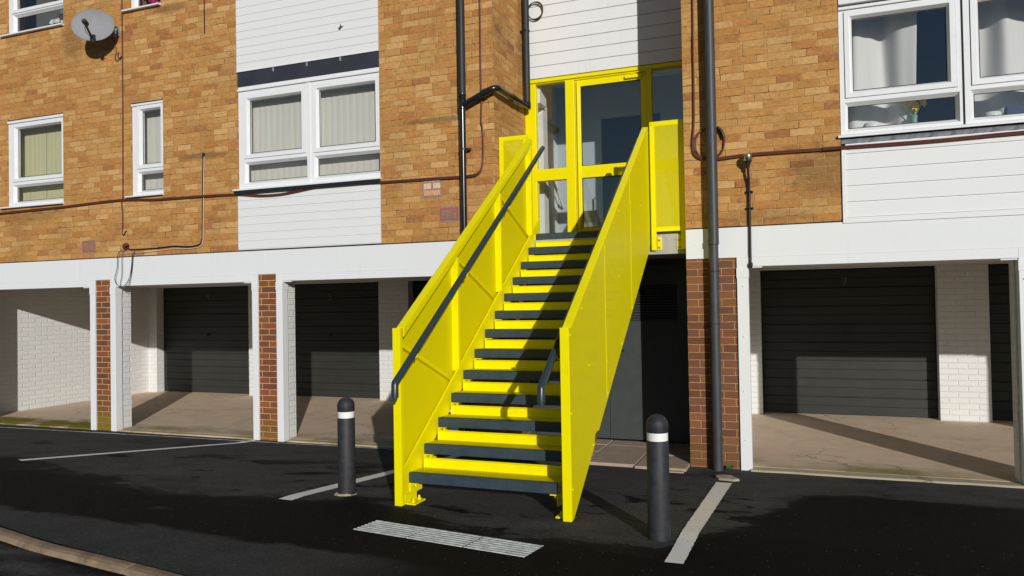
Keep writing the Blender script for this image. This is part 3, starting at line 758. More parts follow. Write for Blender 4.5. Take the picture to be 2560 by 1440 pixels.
window(W6[0]+.002, W6[1]-.002, 5.712, W6[3]-.01, [(-7.23, -6.862, 6.08, 6.85, True), (-7.27, -6.842, 5.765, 5.985, False)], (-7.45, -6.80, 5.685, 5.7115, -.055))

# rooms behind the windows
def room(x0, x1, z0, z1, y1, mat='room', y0=.0875):
    m = MB(); m.quad((x0,y1,z0),(x1,y1,z0),(x1,y1,z1),(x0,y1,z1)); m.quad((x0,y0,z0),(x0,y1,z0),(x0,y1,z1),(x0,y0,z1)); m.quad((x1,y0,z0),(x1,y0,z1),(x1,y1,z1),(x1,y1,z0))
    m.quad((x0,y0,z0),(x1,y0,z0),(x1,y1,z0),(x0,y1,z0)); m.quad((x0,y0,z1),(x0,y1,z1),(x1,y1,z1),(x1,y0,z1))
    return m.build('room_interior', mat, bld)
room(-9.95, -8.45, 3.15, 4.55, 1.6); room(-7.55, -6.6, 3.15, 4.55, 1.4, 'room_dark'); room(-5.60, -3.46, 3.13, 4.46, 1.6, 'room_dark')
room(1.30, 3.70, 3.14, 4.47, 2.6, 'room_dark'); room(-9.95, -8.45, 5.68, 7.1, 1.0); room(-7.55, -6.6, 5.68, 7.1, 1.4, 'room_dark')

# blinds and curtains hang inside: things of their own
def slats(x0, x1, z0, z1, y, w_, ang, zj=.003):
    m = MB(); n = max(1, round((x1-x0)/w_)); p = (x1-x0)/n
    for i in range(n):
        a = x0+i*p; zt = z1+random.uniform(-zj, zj); dy = random.uniform(-.0012, .0012); t_ = random.uniform(-.03, .03)*p
        vs = [(a+p*q, y+dy-.004*math.sin(math.pi*q)+t_*(q-.5), z) for z in (z0, zt) for q in (-.01, .25, .5, .75, 1.0)]
        m.add(vs, [(k, k+1, k+6, k+5) for k in range(4)])
    return m
def blind(x0, x1, z0, z1, y, mat, label, w_=.089, ang=.12):
    t = thing('window_blind', ((x0+x1)/2, y, z0), label, 'blind', 'vertical blinds behind the windows')
    slats(x0, x1, z0, z1, y, w_, ang).build('slats', mat, t, smooth=True)
    MB().box(x0, x1, y-.02, y+.02, z1+.006, z1+.045).build('headrail', 'upvc', t)
blind(-9.772, -8.634, 3.20, 4.40, .215, 'blind_cream', 'cream vertical blind in the lower left window')
blind(-7.352, -6.794, 3.20, 4.40, .20, 'blind_grey', 'pale vertical blind in the narrow window beside the left window', .12)
blind(-5.565, -4.575, 3.18, 4.37, .195, 'blind_grey', 'grey green vertical blind in the left half of the wide window')
blind(-4.565, -3.492, 3.18, 4.37, .195, 'blind_grey', 'grey green vertical blind in the right half of the wide window')
def curtain(x0, x1, z0, z1, y, amp, waves, label, lean=0.0, ph=0.0):
    m = MB(); n = 60
    for i in range(n+1):
        t = i/n; x = x0+(x1-x0)*t
        yy_ = y+amp*math.sin(t*waves*2*math.pi+ph)+amp*.25*math.sin(t*waves*4.7*math.pi+1)+lean*t
        for j in range(9):
            z = z0+(z1-z0)*j/8; m.v.append((x+.012*math.sin(z*3+t*7), yy_+.012*math.sin(z*2.1+t*9), z))
    m.f = [(i*9+j, (i+1)*9+j, (i+1)*9+j+1, i*9+j+1) for i in range(n) for j in range(8)]
    return tag(m.build('curtain', 'curtain', smooth=True), label, 'curtain', 'white curtains in the right hand window')
curtain(1.45, 2.115, 3.22, 4.45, .40, .06, 1.45, 'white wavy curtain in the left half of the right hand window', -.09, 2.6)
curtain(2.50, 3.49, 3.22, 4.45, .40, .06, 2.1, 'white wavy curtain in the right half of the right hand window', 0, -.2)
# the inner window board of the right-hand window carries these
MB().box(1.445, 3.50, .0885, .34, 3.19, 3.205).build('window_board', 'upvc', bld)
def flowers(x, y, z, label):
    t = thing('flower_vase', (x, y, z), label, 'flowers')
    MB().lathe([(.030, 0), (.034, .03), (.028, .09), (.034, .125), (.030, .125), (.024, .09), (.028, .02)], (x, y, z), None, 16).build('vase', 'ceramic_green', t, smooth=True)
    rnd = random.Random(4)
    for i in range(9):
        a = rnd.uniform(0, 6.28); q = rnd.uniform(.02, .085); hh = rnd.uniform(.19, .245)
        tip = Vector((x+q*math.cos(a)*1.2, y+q*math.sin(a)*.5, z+hh))
        MB().tube(spline([(x, y, z+.06), (x+q*.3*math.cos(a), y+q*.2*math.sin(a), z+.14), tip], 4), .0035, 6).build('stem', 'stem', t)
        d = Vector((math.cos(a)*.6+.2, -1, .25)).normalized(); u_ = d.orthogonal().normalized(); v_ = d.cross(u_)
        m = MB()
        for k in range(6):
            b = k*math.pi/3; e = u_*math.cos(b)+v_*math.sin(b); s2 = d.cross(e)
            m.add([tip, tip+e*.022+s2*.014, tip+e*.046+d*.004, tip+e*.022-s2*.014], [(0,1,2,3)])
        m.lathe([(.008, 0), (.010, .014), (.014, .020), (.010, .018)], tip, d, 10)
        m.build('flower', 'petal', t)
MAT['ceramic_green'] = paint('green_glass_vase', S(120,160,140), .2, .05, .0003)
flowers(2.075, .22, 3.206, 'glass vase of yellow daffodils on the window board of the right window')
def bowl(x, y, z, r, h, label):
    m = MB().lathe([(r*.55, 0), (r*.95, h*.25), (r, h*.6), (r*.86, h*.95), (r*.8, h), (r*.74, h*.93), (r*.8, h*.5), (r*.4, h*.12)], (x, y, z), None, 24)
    tag(m.build('bowl', 'ceramic', smooth=True), label, 'bowl', 'white bowls on the window board')
bowl(1.72, .21, 3.206, .082, .085, 'white bowl left of the daffodils in the right window')
bowl(2.70, .21, 3.206, .078, .085, 'white bowl beside the blue box in the far right window half')
tag(MB().box(2.80, 3.10, .16, .26, 3.206, 3.33).build('box', 'box_blue', bevel=.004), 'dark blue box on the window board in the far right window half', 'box')
# things seen in the two upper windows
t = thing('table_lamp', (-9.16, .3, 5.70), 'orange lamp with white shade in the upper left window', 'lamp')
MB().lathe([(.05, 0), (.05, .03), (.022, .05), (.022, .17), (.012, .18)], (-8.98, .3, 5.70), None, 14).build('lamp_base', 'orange', t, smooth=True)
MB().lathe([(.035, .16), (.075, .29), (.072, .29), (.033, .165)], (-8.98, .3, 5.70), None, 18).build('lamp_shade', 'ceramic', t, smooth=True)
m = MB()
for i in range(21):
    x = -9.45+.50*i/20; zt = 5.94-.10*abs(math.sin(i*.42))
    m.v += [(x, .42+.03*math.sin(i*1.1), zt-.10-.05*math.sin(i*.5)), (x, .40+.03*math.sin(i*1.1), zt), (x, .46, 6.05)]
m.f = [(3*i+j, 3*i+3+j, 3*i+4+j, 3*i+1+j) for i in range(20) for j in range(2)]
tag(m.build('valance', 'curtain', smooth=True), 'draped white curtain behind the upper left window', 'curtain')
tag(MB().lathe([(.14, 0), (.17, .08), (.16, .22), (.10, .25), (.08, .25)], (-8.77, .33, 5.70), None, 20).build('plant_pot', 'ceramic', smooth=True), 'large white pot at the right end of the upper left window', 'pot')
t = thing('flower_vase', (-7.15, .2, 5.70), 'pink flowers in a white pot in the upper narrow window', 'flowers')
MB().lathe([(.05, 0), (.065, .09), (.058, .09), (.045, .01)], (-7.12, .2, 5.70), None, 14).build('pot', 'ceramic', t, smooth=True)
for i in range(10):
    a = i*2.4; q = .035+.010*i
    MB().lathe([(.004, -.02), (.026, 0), (.030, .012), (.012, .022)], (-7.12+q*math.cos(a), .2+.4*q*math.sin(a), 5.82+.014*i), (math.cos(a), -1, .4), 8).build('flower', 'pink_petal', t, smooth=True)

# --- recess: landing slab, entrance screen, boards above, lobby
MB().box(-2.044, -.002, .15, 1.10, 2.128, 2.335).build('landing_slab', 'concrete', bld, bevel=.004)
boards(-2.044, -.002, 4.362, ZT, .1467, zref=4.362+.002, y=.963, groove=.011, depth=.016).build('cladding', 'white_old', bld)
nl = MB()
for i in range(6):
    for x in (-1.93, -.985): nl.lathe([(.006, 0), (.004, .003)], (x+random.uniform(-.012, .012), .966, 4.40+i*.1467+random.uniform(0, .05)), (0, -1, 0), 6)
nl.build('nail_heads', 'steel', bld)
MB().box(-2.044, -.002, 1.016, 1.12, 4.358, ZT).build('panel_backing', 'gap', bld)
YD = 1.0
scr = wall_grid(-2.044, -.002, 2.345, 4.356, [(-1.905, -1.530, 3.262, 4.302), (-1.905, -1.530, 2.470, 3.122), (-1.418, -.552, 2.40, 4.296), (-.495, -.05, 3.262, 4.318), (-.495, -.05, 2.47, 3.122)], YD, YD+.09).build('entrance_screen', 'yellow_frame', bld, bevel=.004)
MB().box(-2.044, -.002, YD-.022, YD-.0005, 4.316, 4.357).build('head_flashing', 'yellow_frame', scr, bevel=.002)
for (a, b, c, d) in ((-1.905, -1.530, 3.262, 4.302), (-1.905, -1.530, 2.470, 3.122), (-.495, -.05, 3.262, 4.318), (-.495, -.05, 2.47, 3.122)):
    MB().box(a, b, YD+.05, YD+.056, c, d).build('pane', 'glass', scr)
dr = wall_grid(-1.414, -.556, 2.405, 4.292, [(-1.345, -.623, 3.264, 4.217), (-1.345, -.623, 2.527, 3.122)], YD+.012, YD+.07).build('entrance_door', 'yellow_frame', bld, bevel=.004)
for (a, b, c, d) in ((-1.345, -.623, 3.264, 4.217), (-1.345, -.623, 2.527, 3.122)):
    MB().box(a, b, YD+.036, YD+.042, c, d).build('pane', 'glass', dr)
    k = MB(); w_ = .008
    for (p, q, r_, s2) in ((a, a+w_, c, d), (b-w_, b, c, d), (a+w_, b-w_, c, c+w_), (a+w_, b-w_, d-w_, d)): k.box(p, q, YD+.03, YD+.0355, r_, s2)
    k.build('gasket', 'gap', dr)
MB().box(-.80, -.60, YD-.022, YD+.0115, 4.235, 4.275).build('door_closer', 'yellow_frame', dr, bevel=.004)
MB().tube([(-.72, YD-.03, 4.28), (-.56, YD-.05, 4.30)], .008, 8).build('closer_arm', 'yellow_frame', dr)
MB().tube([(-.66, YD+.01, 2.95), (-.66, YD-.05, 2.95), (-.66, YD-.05, 3.45), (-.66, YD+.01, 3.45)], .012, 10).build('pull_handle', 'chrome', dr, smooth=True)
MB().tube([(-1.375, YD+.0, 2.43), (-1.375, YD, 4.27)], .016, 10).build('hinge_rod', 'yellow_frame', dr, smooth=True)
# lobby behind the glass
lb = MB()
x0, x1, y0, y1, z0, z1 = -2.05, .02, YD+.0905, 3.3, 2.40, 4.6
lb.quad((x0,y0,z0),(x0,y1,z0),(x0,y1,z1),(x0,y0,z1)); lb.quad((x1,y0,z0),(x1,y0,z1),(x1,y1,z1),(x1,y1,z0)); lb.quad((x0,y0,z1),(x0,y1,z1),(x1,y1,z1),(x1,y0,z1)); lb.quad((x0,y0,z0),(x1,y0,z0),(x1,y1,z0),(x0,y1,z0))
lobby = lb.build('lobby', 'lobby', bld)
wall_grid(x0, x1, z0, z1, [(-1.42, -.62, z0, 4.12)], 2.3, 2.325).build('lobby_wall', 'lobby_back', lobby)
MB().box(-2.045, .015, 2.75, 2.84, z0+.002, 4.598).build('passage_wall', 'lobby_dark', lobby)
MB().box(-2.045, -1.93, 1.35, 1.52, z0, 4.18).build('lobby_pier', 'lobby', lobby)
MB().box(-2.045, -1.88, 1.095, 1.34, 4.10, 4.28).build('lobby_beam', 'lobby', lobby)
MB().box(-1.50, -1.44, 2.285, 2.2995, 3.42, 3.52).build('light_switch', 'ceramic', lobby, bevel=.003)
MB().tube([(-2.0, 1.5, 3.55), (-1.96, 2.25, 2.95)], .018, 8).build('lobby_handrail', 'ceramic', lobby)
# service doors under the landing
YS = 1.03
sdw = MB().box(-2.044, -1.98, YS-.02, YS+.08, .031, 2.127).box(-.075, -.002, YS-.02, YS+.08, .031, 2.127).box(-1.98, -.075, YS-.02, YS+.08, 2.07, 2.127).build('service_door_frame', 'service_door', bld)
MB().box(-1.978, -1.064, YS, YS+.045, .045, 2.065).build('service_door', 'service_door', bld, bevel=.003)
d2 = wall_grid(-1.058, -.078, .045, 2.065, [(-.86, -.26, 1.42, 1.83)], YS, YS+.045).build('service_door', 'service_door', bld, bevel=.002)
lv = MB()
for i in range(13):
    z = 1.425+i*.0315; lv.prism([(YS+.004, z), (YS+.004, z+.008), (YS+.04, z+.034), (YS+.04, z+.026)], 'x', -.8595, -.2605)
lv.build('louvre', 'service_door', d2)
hb = MB().tube([(-.985, YS, 1.085), (-.985, YS-.045, 1.085), (-.86, YS-.045, 1.085)], .010, 10)
hb.box(-1.01, -.96, YS-.006, YS-.0005, 1.0, 1.16).build('door_handle', 'chrome', d2, bevel=.001)
MB().box(-2.04, -.01, YS+.09, YS+.12, -.02, 2.127).build('store_wall', 'gap', bld)

# --- vents and patches set into the wall
def vent(x0, x1, z0, z1, label=None):
    v = wall_grid(x0, x1, z0, z1, [(x0+.018+(x1-x0-.036)*(c)/4+.003, x0+.018+(x1-x0-.036)*(c+1)/4-.003, z0+.018+(z1-z0-.036)*r_/7+.0025, z0+.018+(z1-z0-.036)*(r_+1)/7-.0008) for c in range(4) for r_ in range(7)], -.006, .03).build('air_vent', 'terracotta', bld)
    MB().box(x0+.006, x1-.006, .016, .0295, z0+.006, z1-.006).build('vent_backing', 'gap', v)
    m = MB(); random.seed(int(x0*100))
    pts = []
    for i in range(26):
        a = 2*math.pi*i/26; cxx, czz = (x0+x1)/2, (z0+z1)/2-.004
        q = max(abs(math.cos(a))/((x1-x0)/2), abs(math.sin(a))/((z1-z0)/2)); rr = 1/q+.018+random.uniform(-.006, .010)
        pts.append((cxx+rr*math.cos(a), czz+rr*math.sin(a)))
    m.prism(pts, 'y', -.003, .002); m.build('mortar_surround', 'mortar', v)
    return v
vent(-2.722, -2.495, 2.592, 2.733); vent(-8.262, -8.035, 2.455, 2.605)
pb = MB().prism([(-2.945, 2.862), (-2.69, 2.868), (-2.694, 3.10), (-2.938, 3.095)], 'y', -.003, .002).build('patched_brickwork', 'mortar', bld)
MB().box(-2.925, -2.715, -.006, .002, 2.886, 2.945).box(-2.925, -2.83, -.006, .002, 3.040, 3.088).build('patch_brick', 'patch_brick', pb, bevel=.003)
MB().box(-2.925, -2.830, -.006, .002, 2.960, 3.026).box(-2.808, -2.715, -.006, .002, 2.960, 3.026).box(-2.825, -2.715, -.006, .002, 3.040, 3.088).build('patch_brick', 'patch_pale', pb, bevel=.004)

# ------------------------------------------------------------------ the yellow staircase
ST = (-1.036, -2.8, .214)
stair = thing('staircase', ST, 'bright yellow steel staircase with perforated sides and dark treads', 'staircase')
XO_L, XO_R = -1.701, -.371            # outer faces of the two sides
RISE, GOING, Y1, Z1 = .1646, .2431, -2.744, .4311
TX0, TX1 = -1.646, -.507
rail_z = lambda y: 1.497+.674*(y+2.80)        # top of the sloping rail
low_z = lambda y: 2.15+.68*y                  # lower edge of the side sheet
str_z = lambda y: 2.377+.675*y                # top edge of the stringer plate
YF, YE = -2.865, .085
def side(sg, xo):
    X = lambda d: xo+sg*d                     # d = distance inwards from the outer face
    g0 = gz(YF)
    # perforated sheet
    poly = [(YF+.012, g0+.012), (-2.815, g0+.008), (.005, low_z(.005)), (YE-.01, 2.235), (YE-.01, rail_z(YE-.01)-.006), (-2.795, rail_z(-2.795)-.006), (YF+.012, 1.478)]
    MB().prism(poly, 'x', X(0), X(.0025)).build('perforated_panel', 'perf_side', stair)
    # top rail: angle section
    a, b = -2.80, YE
    tr = MB()
    tr.prism([(a, rail_z(a)), (b, rail_z(b)), (b, rail_z(b)-.012), (a, rail_z(a)-.012)], 'x', X(.0027), X(.062))
    tr.prism([(a, rail_z(a)-.012), (b, rail_z(b)-.012), (b, rail_z(b)-.072), (a, rail_z(a)-.072)], 'x', X(.0027), X(.012))
    tr.prism([(a, rail_z(a)-.0125), (b, rail_z(b)-.0125), (b, rail_z(b)-.072), (a, rail_z(a)-.072)], 'x', X(.052), X(.062))
    tr.build('top_rail', 'yellow', stair, bevel=.002)
    # posts
    def post(y, z0, z1, name='post', w_=.045):
        m = MB().box(X(.0027), X(.062), y, y+.010, z0, z1); m.box(X(.0027), X(.013), y+.0101, y+w_, z0, z1)
        if name == 'post' : m.box(X(.052), X(.062), y+.0101, y+w_, z0, z1)
        return m.build(name, 'yellow', stair, bevel=.002)
    post(YF, g0+.0, 1.492)
    for y in (-1.872, -.880): post(y, str_z(y)-.02, rail_z(y)-.070)
    post(YE-.055, str_z(YE-.055)-.02, rail_z(YE-.055)-.070)
    # diagonal braces
    for (ya, yb) in ((-2.815, -1.98), (-1.825, -.99), (-.832, .0)):
        za = rail_z(ya)-.10; zb = str_z(yb)+.01
        d = Vector((yb-ya, zb-za)).normalized(); n = Vector((-d.y, d.x))*.024
        p = [(ya, za), (yb, zb)]
        P_ = [(p[0][0]+n.x, p[0][1]+n.y), (p[1][0]+n.x, p[1][1]+n.y), (p[1][0]-n.x, p[1][1]-n.y), (p[0][0]-n.x, p[0][1]-n.y)]
        m = MB().prism(P_, 'x', X(.0027), X(.012))
        k = n*.72
        m.prism([(p[0][0]-n.x, p[0][1]-n.y), (p[1][0]-n.x, p[1][1]-n.y), (p[1][0]-k.x, p[1][1]-k.y), (p[0][0]-k.x, p[0][1]-k.y)], 'x', X(.0121), X(.040))
        m.build('brace', 'yellow', stair, bevel=.0015)
    # stringer plate
    ys, ye = -2.815, .309
    pl = [(ys, g0), (ys, str_z(ys)), (ye, str_z(ye)), (ye, 2.41), (.13, 2.40), (.13, low_z(.0)+.02), (-2.44, low_z(-2.44)+.03), (-2.53, .415), (-2.60, .345), (-2.645, .285), (-2.665, g0+.03), (-2.665, g0)]
    stg = MB().prism(pl, 'x', X(.040), X(.052)).build('stringer', 'yellow', stair, bevel=.002)
    # thin lip along the stringer top
    MB().prism([(ys, str_z(ys)), (ye, str_z(ye)), (ye, str_z(ye)-.010), (ys, str_z(ys)-.010)], 'x', X(.0525), X(.060)).build('stringer_lip', 'yellow', stg)
    # foot bracket with bolts
    fb = MB().box(X(.053), X(.062), -2.815, -2.64, g0, g0+.075).box(X(.0625), X(.135), -2.80, -2.64, g0-.004, g0+.008).build('foot_bracket', 'yellow', stg, bevel=.002)
    for yy_ in (-2.765, -2.675):
        MB().lathe([(.014, 0), (.014, .012), (.009, .014), (.009, .028), (.005, .032)], (X(.10), yy_, g0+.008), None, 10).build('anchor_bolt', 'yellow', stg, smooth=True)
    # bolt heads on the outer face
    bl = MB()
    spots = [(YF+.03, z) for z in (.42, .92, 1.44)]+[(y, rail_z(y)-.05) for y in (-2.55, -1.85, -1.35, -.86, -.38, .05)]+[(y, low_z(y)+.03) for y in (-2.3, -1.83, -1.3, -.86, -.4)]+[(-1.853, 1.19), (-1.853, 1.62), (-.866, 2.2), (-.866, 2.55), (-2.38, 1.205), (-1.38, 1.87), (-.41, 2.57)]
    for (y, z) in spots: bl.lathe([(.0085, 0), (.008, .004), (.004, .0065)], (X(-.0003), y, z), (-sg, 0, 0), 8)
    bl.build('rivets', 'yellow', stair)
    # faint edge strips where the sheets join
    for y in (-1.853, -.866): MB().box(X(-.0022), X(-.0002), y-.009, y+.009, low_z(y)+.02, rail_z(y)-.03).build('joint_strip', 'yellow', stair)
side(1, XO_L); side(-1, XO_R)

# treads: build one, copy twelve
def tread(y, z):
    top = MB().box(TX0, TX1, y+.030, y+.205, z-.012, z-.003); top.box(TX0, TX0+.012, y+.03, y+.205, z-.035, z-.0121); top.box(TX1-.012, TX1, y+.03, y+.205, z-.035, z-.0121)
    t_ = top.build('tread', 'perf_tread', stair)
    ns = MB().prism([(y, z-.074), (y, z-.004), (y+.004, z), (y+.030, z), (y+.030, z-.006), (y+.006, z-.006), (y+.006, z-.074)], 'x', TX0, TX1)
    for i in range(50):      # fine toothed grip on the nosing top
        x = TX0+.02+i*.0222; ns.box(x, x+.011, y+.006, y+.029, z+.0002, z+.0028)
    ns.build('nosing', 'slate', t_)
    MB().prism([(y+.2055, z-.03), (y+.2055, z+.060), (y+.196, z+.071), (y+.199, z+.074), (y+.2125, z+.062), (y+.2125, z-.03)], 'x', TX0+.012, TX1-.012).build('kick_plate', 'yellow', t_, bevel=.001)
    for xa, xb in ((TX0-.002, TX0+.058), (TX1-.058, TX1+.002)):
        m = MB().box(xa, xb, y+.010, y+.19, z-.088, z-.081)
        xv = (xa, xa+.008) if xa < -1 else (xb-.008, xb)
        m.box(xv[0], xv[1], y+.010, y+.19, z-.16, z-.0881)
        m.lathe([(.010, 0), (.010, -.016), (.004, -.028)], ((xa+xb)/2+.005, y+.04, z-.088), None, 8)
        m.build('tread_bracket', 'yellow', t_)
    return t_
t1 = tread(Y1, Z1)
for i in range(1, 13):
    c = copy_tree(t1, stair)
    c.location = t1.location+Vector((0, GOING*i, RISE*i))
    if i == 12:
        for k in children(c):
            if k.name.startswith('kick_plate'): bpy.data.objects.remove(k)
# bearer behind the tread edges (dark), landing deck
MB().box(TX0-.012, TX1+.06, Y1+GOING*12+.2066, .985, 2.3355, 2.398).build('landing_deck', 'slate', stair)
# handrails
def handrail(x, sg):
    ya, za = -3.053, 1.113; yb, zb = .26, 3.363
    pts = [(x, ya, za-.095), (x, ya, za-.004), (x, ya+.004, za+.006), (x, yb, zb)]
    h = MB().tube(pts, .0255, 18).build('handrail', 'rail', stair, smooth=True)
    MB().tube([(x, ya, za-.112), (x, ya, za-.0955)], .017, 12).build('handrail_core', 'rail', h, smooth=True)
    for y in (-2.72, -1.80, -.80, .06):
        z = za+(zb-za)*(y-ya)/(yb-ya)
        xe = XO_L+.063 if sg > 0 else XO_R-.063
        MB().tube([(x, y, z-.024), (x-sg*.002, y, z-.055), (x-sg*.012, y, z-.068), (xe, y, z-.070)], .0065, 8).build('rail_bracket', 'yellow', h, smooth=True)
handrail(-1.575, 1); handrail(-.505, -1)
# landing side panels
def landing_panel(x0, x1, bx):
    p = MB().box(x0, x1, .1125, .115, 2.362, 3.492).build('landing_panel', 'perf_front', stair)
    m = MB()
    w_ = .05
    m.box(x0, x0+w_, .1152, .125, 2.17, 3.490); m.box(x1-w_, x1, .1152, .125, 2.17, 3.490); m.box(x0+w_+.0002, x1-w_-.0002, .1152, .125, 3.44, 3.490); m.box(x0+w_+.0002, x1-w_-.0002, .1152, .125, 2.364, 2.41)
    m.box(x0, x0+.008, .1252, .149, 2.17, 3.490); m.box(x1-.008, x1, .1252, .149, 2.17, 3.490)
    m.build('panel_frame', 'yellow', p, bevel=.001)
    fl = MB()
    for (a, b) in ((x0, x1),):
        fl.box(a-.001, a+.046, .1095, .1122, 2.17, 3.4935); fl.box(b-.046, b+.001, .1095, .1122, 2.17, 3.4935); fl.box(a+.0462, b-.0462, .1095, .1122, 3.447, 3.4935); fl.box(a+.0462, b-.0462, .1095, .1122, 2.36, 2.40)
    for xx in (x0+.022, x1-.022):
        for zz in (2.44, 2.95, 3.47): fl.lathe([(.009, 0), (.008, .004), (.003, .007)], (xx, .1094, zz), (0, -1, 0), 8)
    fl.build('panel_border', 'yellow', p)
    for (a, b) in bx:
        q = MB().box(a, b, .140, .1495, 2.172, 2.308).build('fixing_plate', 'yellow', p, bevel=.002)
        for zz in (2.20, 2.275): MB().lathe([(.013, 0), (.013, .009), (.007, .010), (.006, .016)], ((a+b)/2, .1398, zz), (0, -1, 0), 6).build('bolt_head', 'steel', q)
landing_panel(-.362, -.014, [(-.311, -.262), (-.112, -.065)])
landing_panel(-2.036, -1.706, [(-1.985, -1.936), (-1.80, -1.757)])

# ------------------------------------------------------------------ bollards
def bollard(x, y, label, tilt):
    g0 = gz(y); H = .752; R = .068
    t_ = thing('bollard', (x, y, g0), label, 'bollard', 'black plastic bollards in front of the stairs')
    t_.rotation_euler = tilt
    prof = [(R*1.03, -.05), (R*1.02, .0), (R, .15), (R*.985, H-.162), (R*.955, H-.157)]
    MB().lathe(prof, (x, y, g0), None, 36).build('post', 'rubber', t_, smooth=True)
    MB().lathe([(R*.935, H-.1565), (R*.935, H-.1085)], (x, y, g0), None, 36).build('reflective_band', 'reflective', t_, smooth=True)
    cap = [(R*.95, H-.108), (R*.985, H-.104), (R*.985, H-.062)]+[(R*.985*math.cos(a), H-.062+.062*math.sin(a)) for a in [i*math.pi/18 for i in range(1, 9)]]+[(.001, H)]
    MB().lathe(cap, (x, y, g0), None, 36).build('cap', 'rubber', t_, smooth=True)
    return t_
bl_ = bollard(-2.262, -2.62, 'black bollard with white band left of the stairs', (0, 0, 0))
br_ = bollard(.232, -3.04, 'black bollard with white band right of the stairs beside the thick parking line', (0, 0, 0))
random.seed(3)
m = MB(); cx_, cy_ = -2.262, -2.62; pts = []
for i in range(40):
    a = 2*math.pi*i/40; q = .071+random.uniform(0, .012)+.026*max(0, math.cos(a-4.3)); pts.append((cx_+q*math.cos(a), cy_+q*math.sin(a)))
vs_ = [(p[0], p[1], gz(p[1])+.001) for p in pts]+[(cx_+(p[0]-cx_)*.86, cy_+(p[1]-cy_)*.86, gz(p[1])+.012+random.uniform(-.004, .004)) for p in pts]
m.add(vs_, [(i, (i+1) % 40, 40+(i+1) % 40, 40+i) for i in range(40)]+[tuple(range(40, 80))])
o = m.build('mortar_collar', 'stone', bl_)

# ------------------------------------------------------------------ tactile tiles, broken stone, weed
ang = math.atan2(-.165, 1.235); c_, s__ = math.cos(ang), math.sin(ang)
for i in range(3):
    L0 = i*.4145; m = MB(); ox, oy = -1.605, -3.262
    def T(u_, v_, h): 
        x = ox+u_*c_-v_*s__*-1*-1 if False else ox+u_*c_+v_*s__
        y = oy+u_*s__-v_*c_
        return (x, y, gz(y)+.003+h)
    for k in range(7):
        v0 = k*.0365; pr_ = [(0, 0), (.003, .0022), (.008, .0034), (.018, .0034), (.023, .0022), (.026, 0)]
        n = 14; a0, a1 = L0+.006, L0+.409; b0 = len(m.v)
        for j in range(n+1):
            u_ = a0+(a1-a0)*j/n; jj = random.uniform(-.0008, .0008)
            for (dv, h) in pr_: m.v.append(T(u_, v0+dv, h+jj*(h > 0)))
        for j in range(n):
            for q in range(5): m.f.append((b0+j*6+q, b0+(j+1)*6+q, b0+(j+1)*6+q+1, b0+j*6+q+1))
        m.f += [tuple(b0+q for q in range(6)), tuple(b0+n*6+5-q for q in range(6))]
    lab = ('left', 'middle', 'right')[i]
    tag(m.build('tactile_tile', 'tactile', smooth=False, weld=False), f'dusty white ribbed tile set in tarmac, {lab} one of the three before the stairs', 'tactile tile', 'ribbed tiles in front of the stairs')
random.seed(11)
m = MB(); pts = [(.285, -.50), (.36, -.47), (.43, -.49), (.52, -.60), (.47, -.66), (.40, -.64), (.33, -.63), (.30, -.57)]
n = len(pts); zb = gz(-.57)
m.add([(p[0], p[1], zb-.01) for p in pts]+[(.40+(p[0]-.40)*.9, -.565+(p[1]+.565)*.9, zb+.022+random.uniform(-.006, .008)) for p in pts], [(i, (i+1) % n, n+(i+1) % n, n+i) for i in range(n)]+[tuple(range(n, 2*n))])
tag(m.build('broken_stone', 'stone', bevel=.004), 'lump of broken concrete at the top end of the right parking line', 'stone')
m = MB()
for i in range(46):
    a = random.uniform(0, 6.28); q = random.uniform(.005, .05); h = random.uniform(.01, .055)
    b = Vector((.37+random.uniform(-.02, .02), -.035, .0)); tip = b+Vector((q*math.cos(a), -abs(q*math.sin(a))*.6, h)); s2 = Vector((-math.sin(a), math.cos(a), .2))*.007
    m.add([b, (b+tip)/2+s2, tip, (b+tip)/2-s2], [(0, 1, 2, 3)])
tag(m.build('weed', 'weed'), 'small green weed growing at the foot of the right pillar by the drainpipe', 'weed')

# ------------------------------------------------------------------ pipes
def clip_ring(m, x, y, z, r): m.lathe([(r, -.012), (r*1.12, -.010), (r*1.12, .010), (r, .012)], (x, y, z), None, 16)
t = thing('drainpipe', (-2.392, -.08, 2.35), 'black drainpipe with a side branch on the wall left of the stairs', 'drainpipe')
MB().tube([(-2.392, -.075, 3.93), (-2.392, -.075, ZT)], .041, 20).build('upper_pipe', 'pipe_matt', t, smooth=True)
MB().tube([(-2.392, -.075, .03), (-2.392, -.075, 3.93)], .034, 20).build('lower_pipe', 'pipe_black', t, smooth=True)
MB().lathe([(.036, 3.80), (.041, 3.805), (.041, 3.945), (.044, 3.95), (.044, 3.97)], (-2.392, -.075, 0), None, 20).build('joint', 'pipe_black', t, smooth=True)
cl_ = MB(); clip_ring(cl_, -2.392, -.075, 3.36, .036); cl_.box(-2.352, -2.325, -.075, -.0, 3.35, 3.37); cl_.lathe([(.012, 0), (.012, .01)], (-2.315, -.05, 3.36), (0, -1, 0), 10); cl_.build('pipe_clip', 'pipe_black', t)
bx_ = spline([(-2.375, -.085, 3.845), (-2.30, -.09, 3.875), (-2.08, -.095, 3.965)], 3)+spline([(-2.03, -.09, 3.985), (-1.985, -.06, 3.995), (-1.972, .0, 3.997)], 3)+[(-1.972, .45, 4.00), (-1.972, .86, 4.012)]
MB().tube(bx_, .034, 18).build('branch_pipe', 'pipe_black', t, smooth=True)
el = MB().lathe([(.036, -.05), (.041, -.045), (.041, .045), (.036, .05)], (-1.972, .42, 4.0), (0, 1, .0), 18)
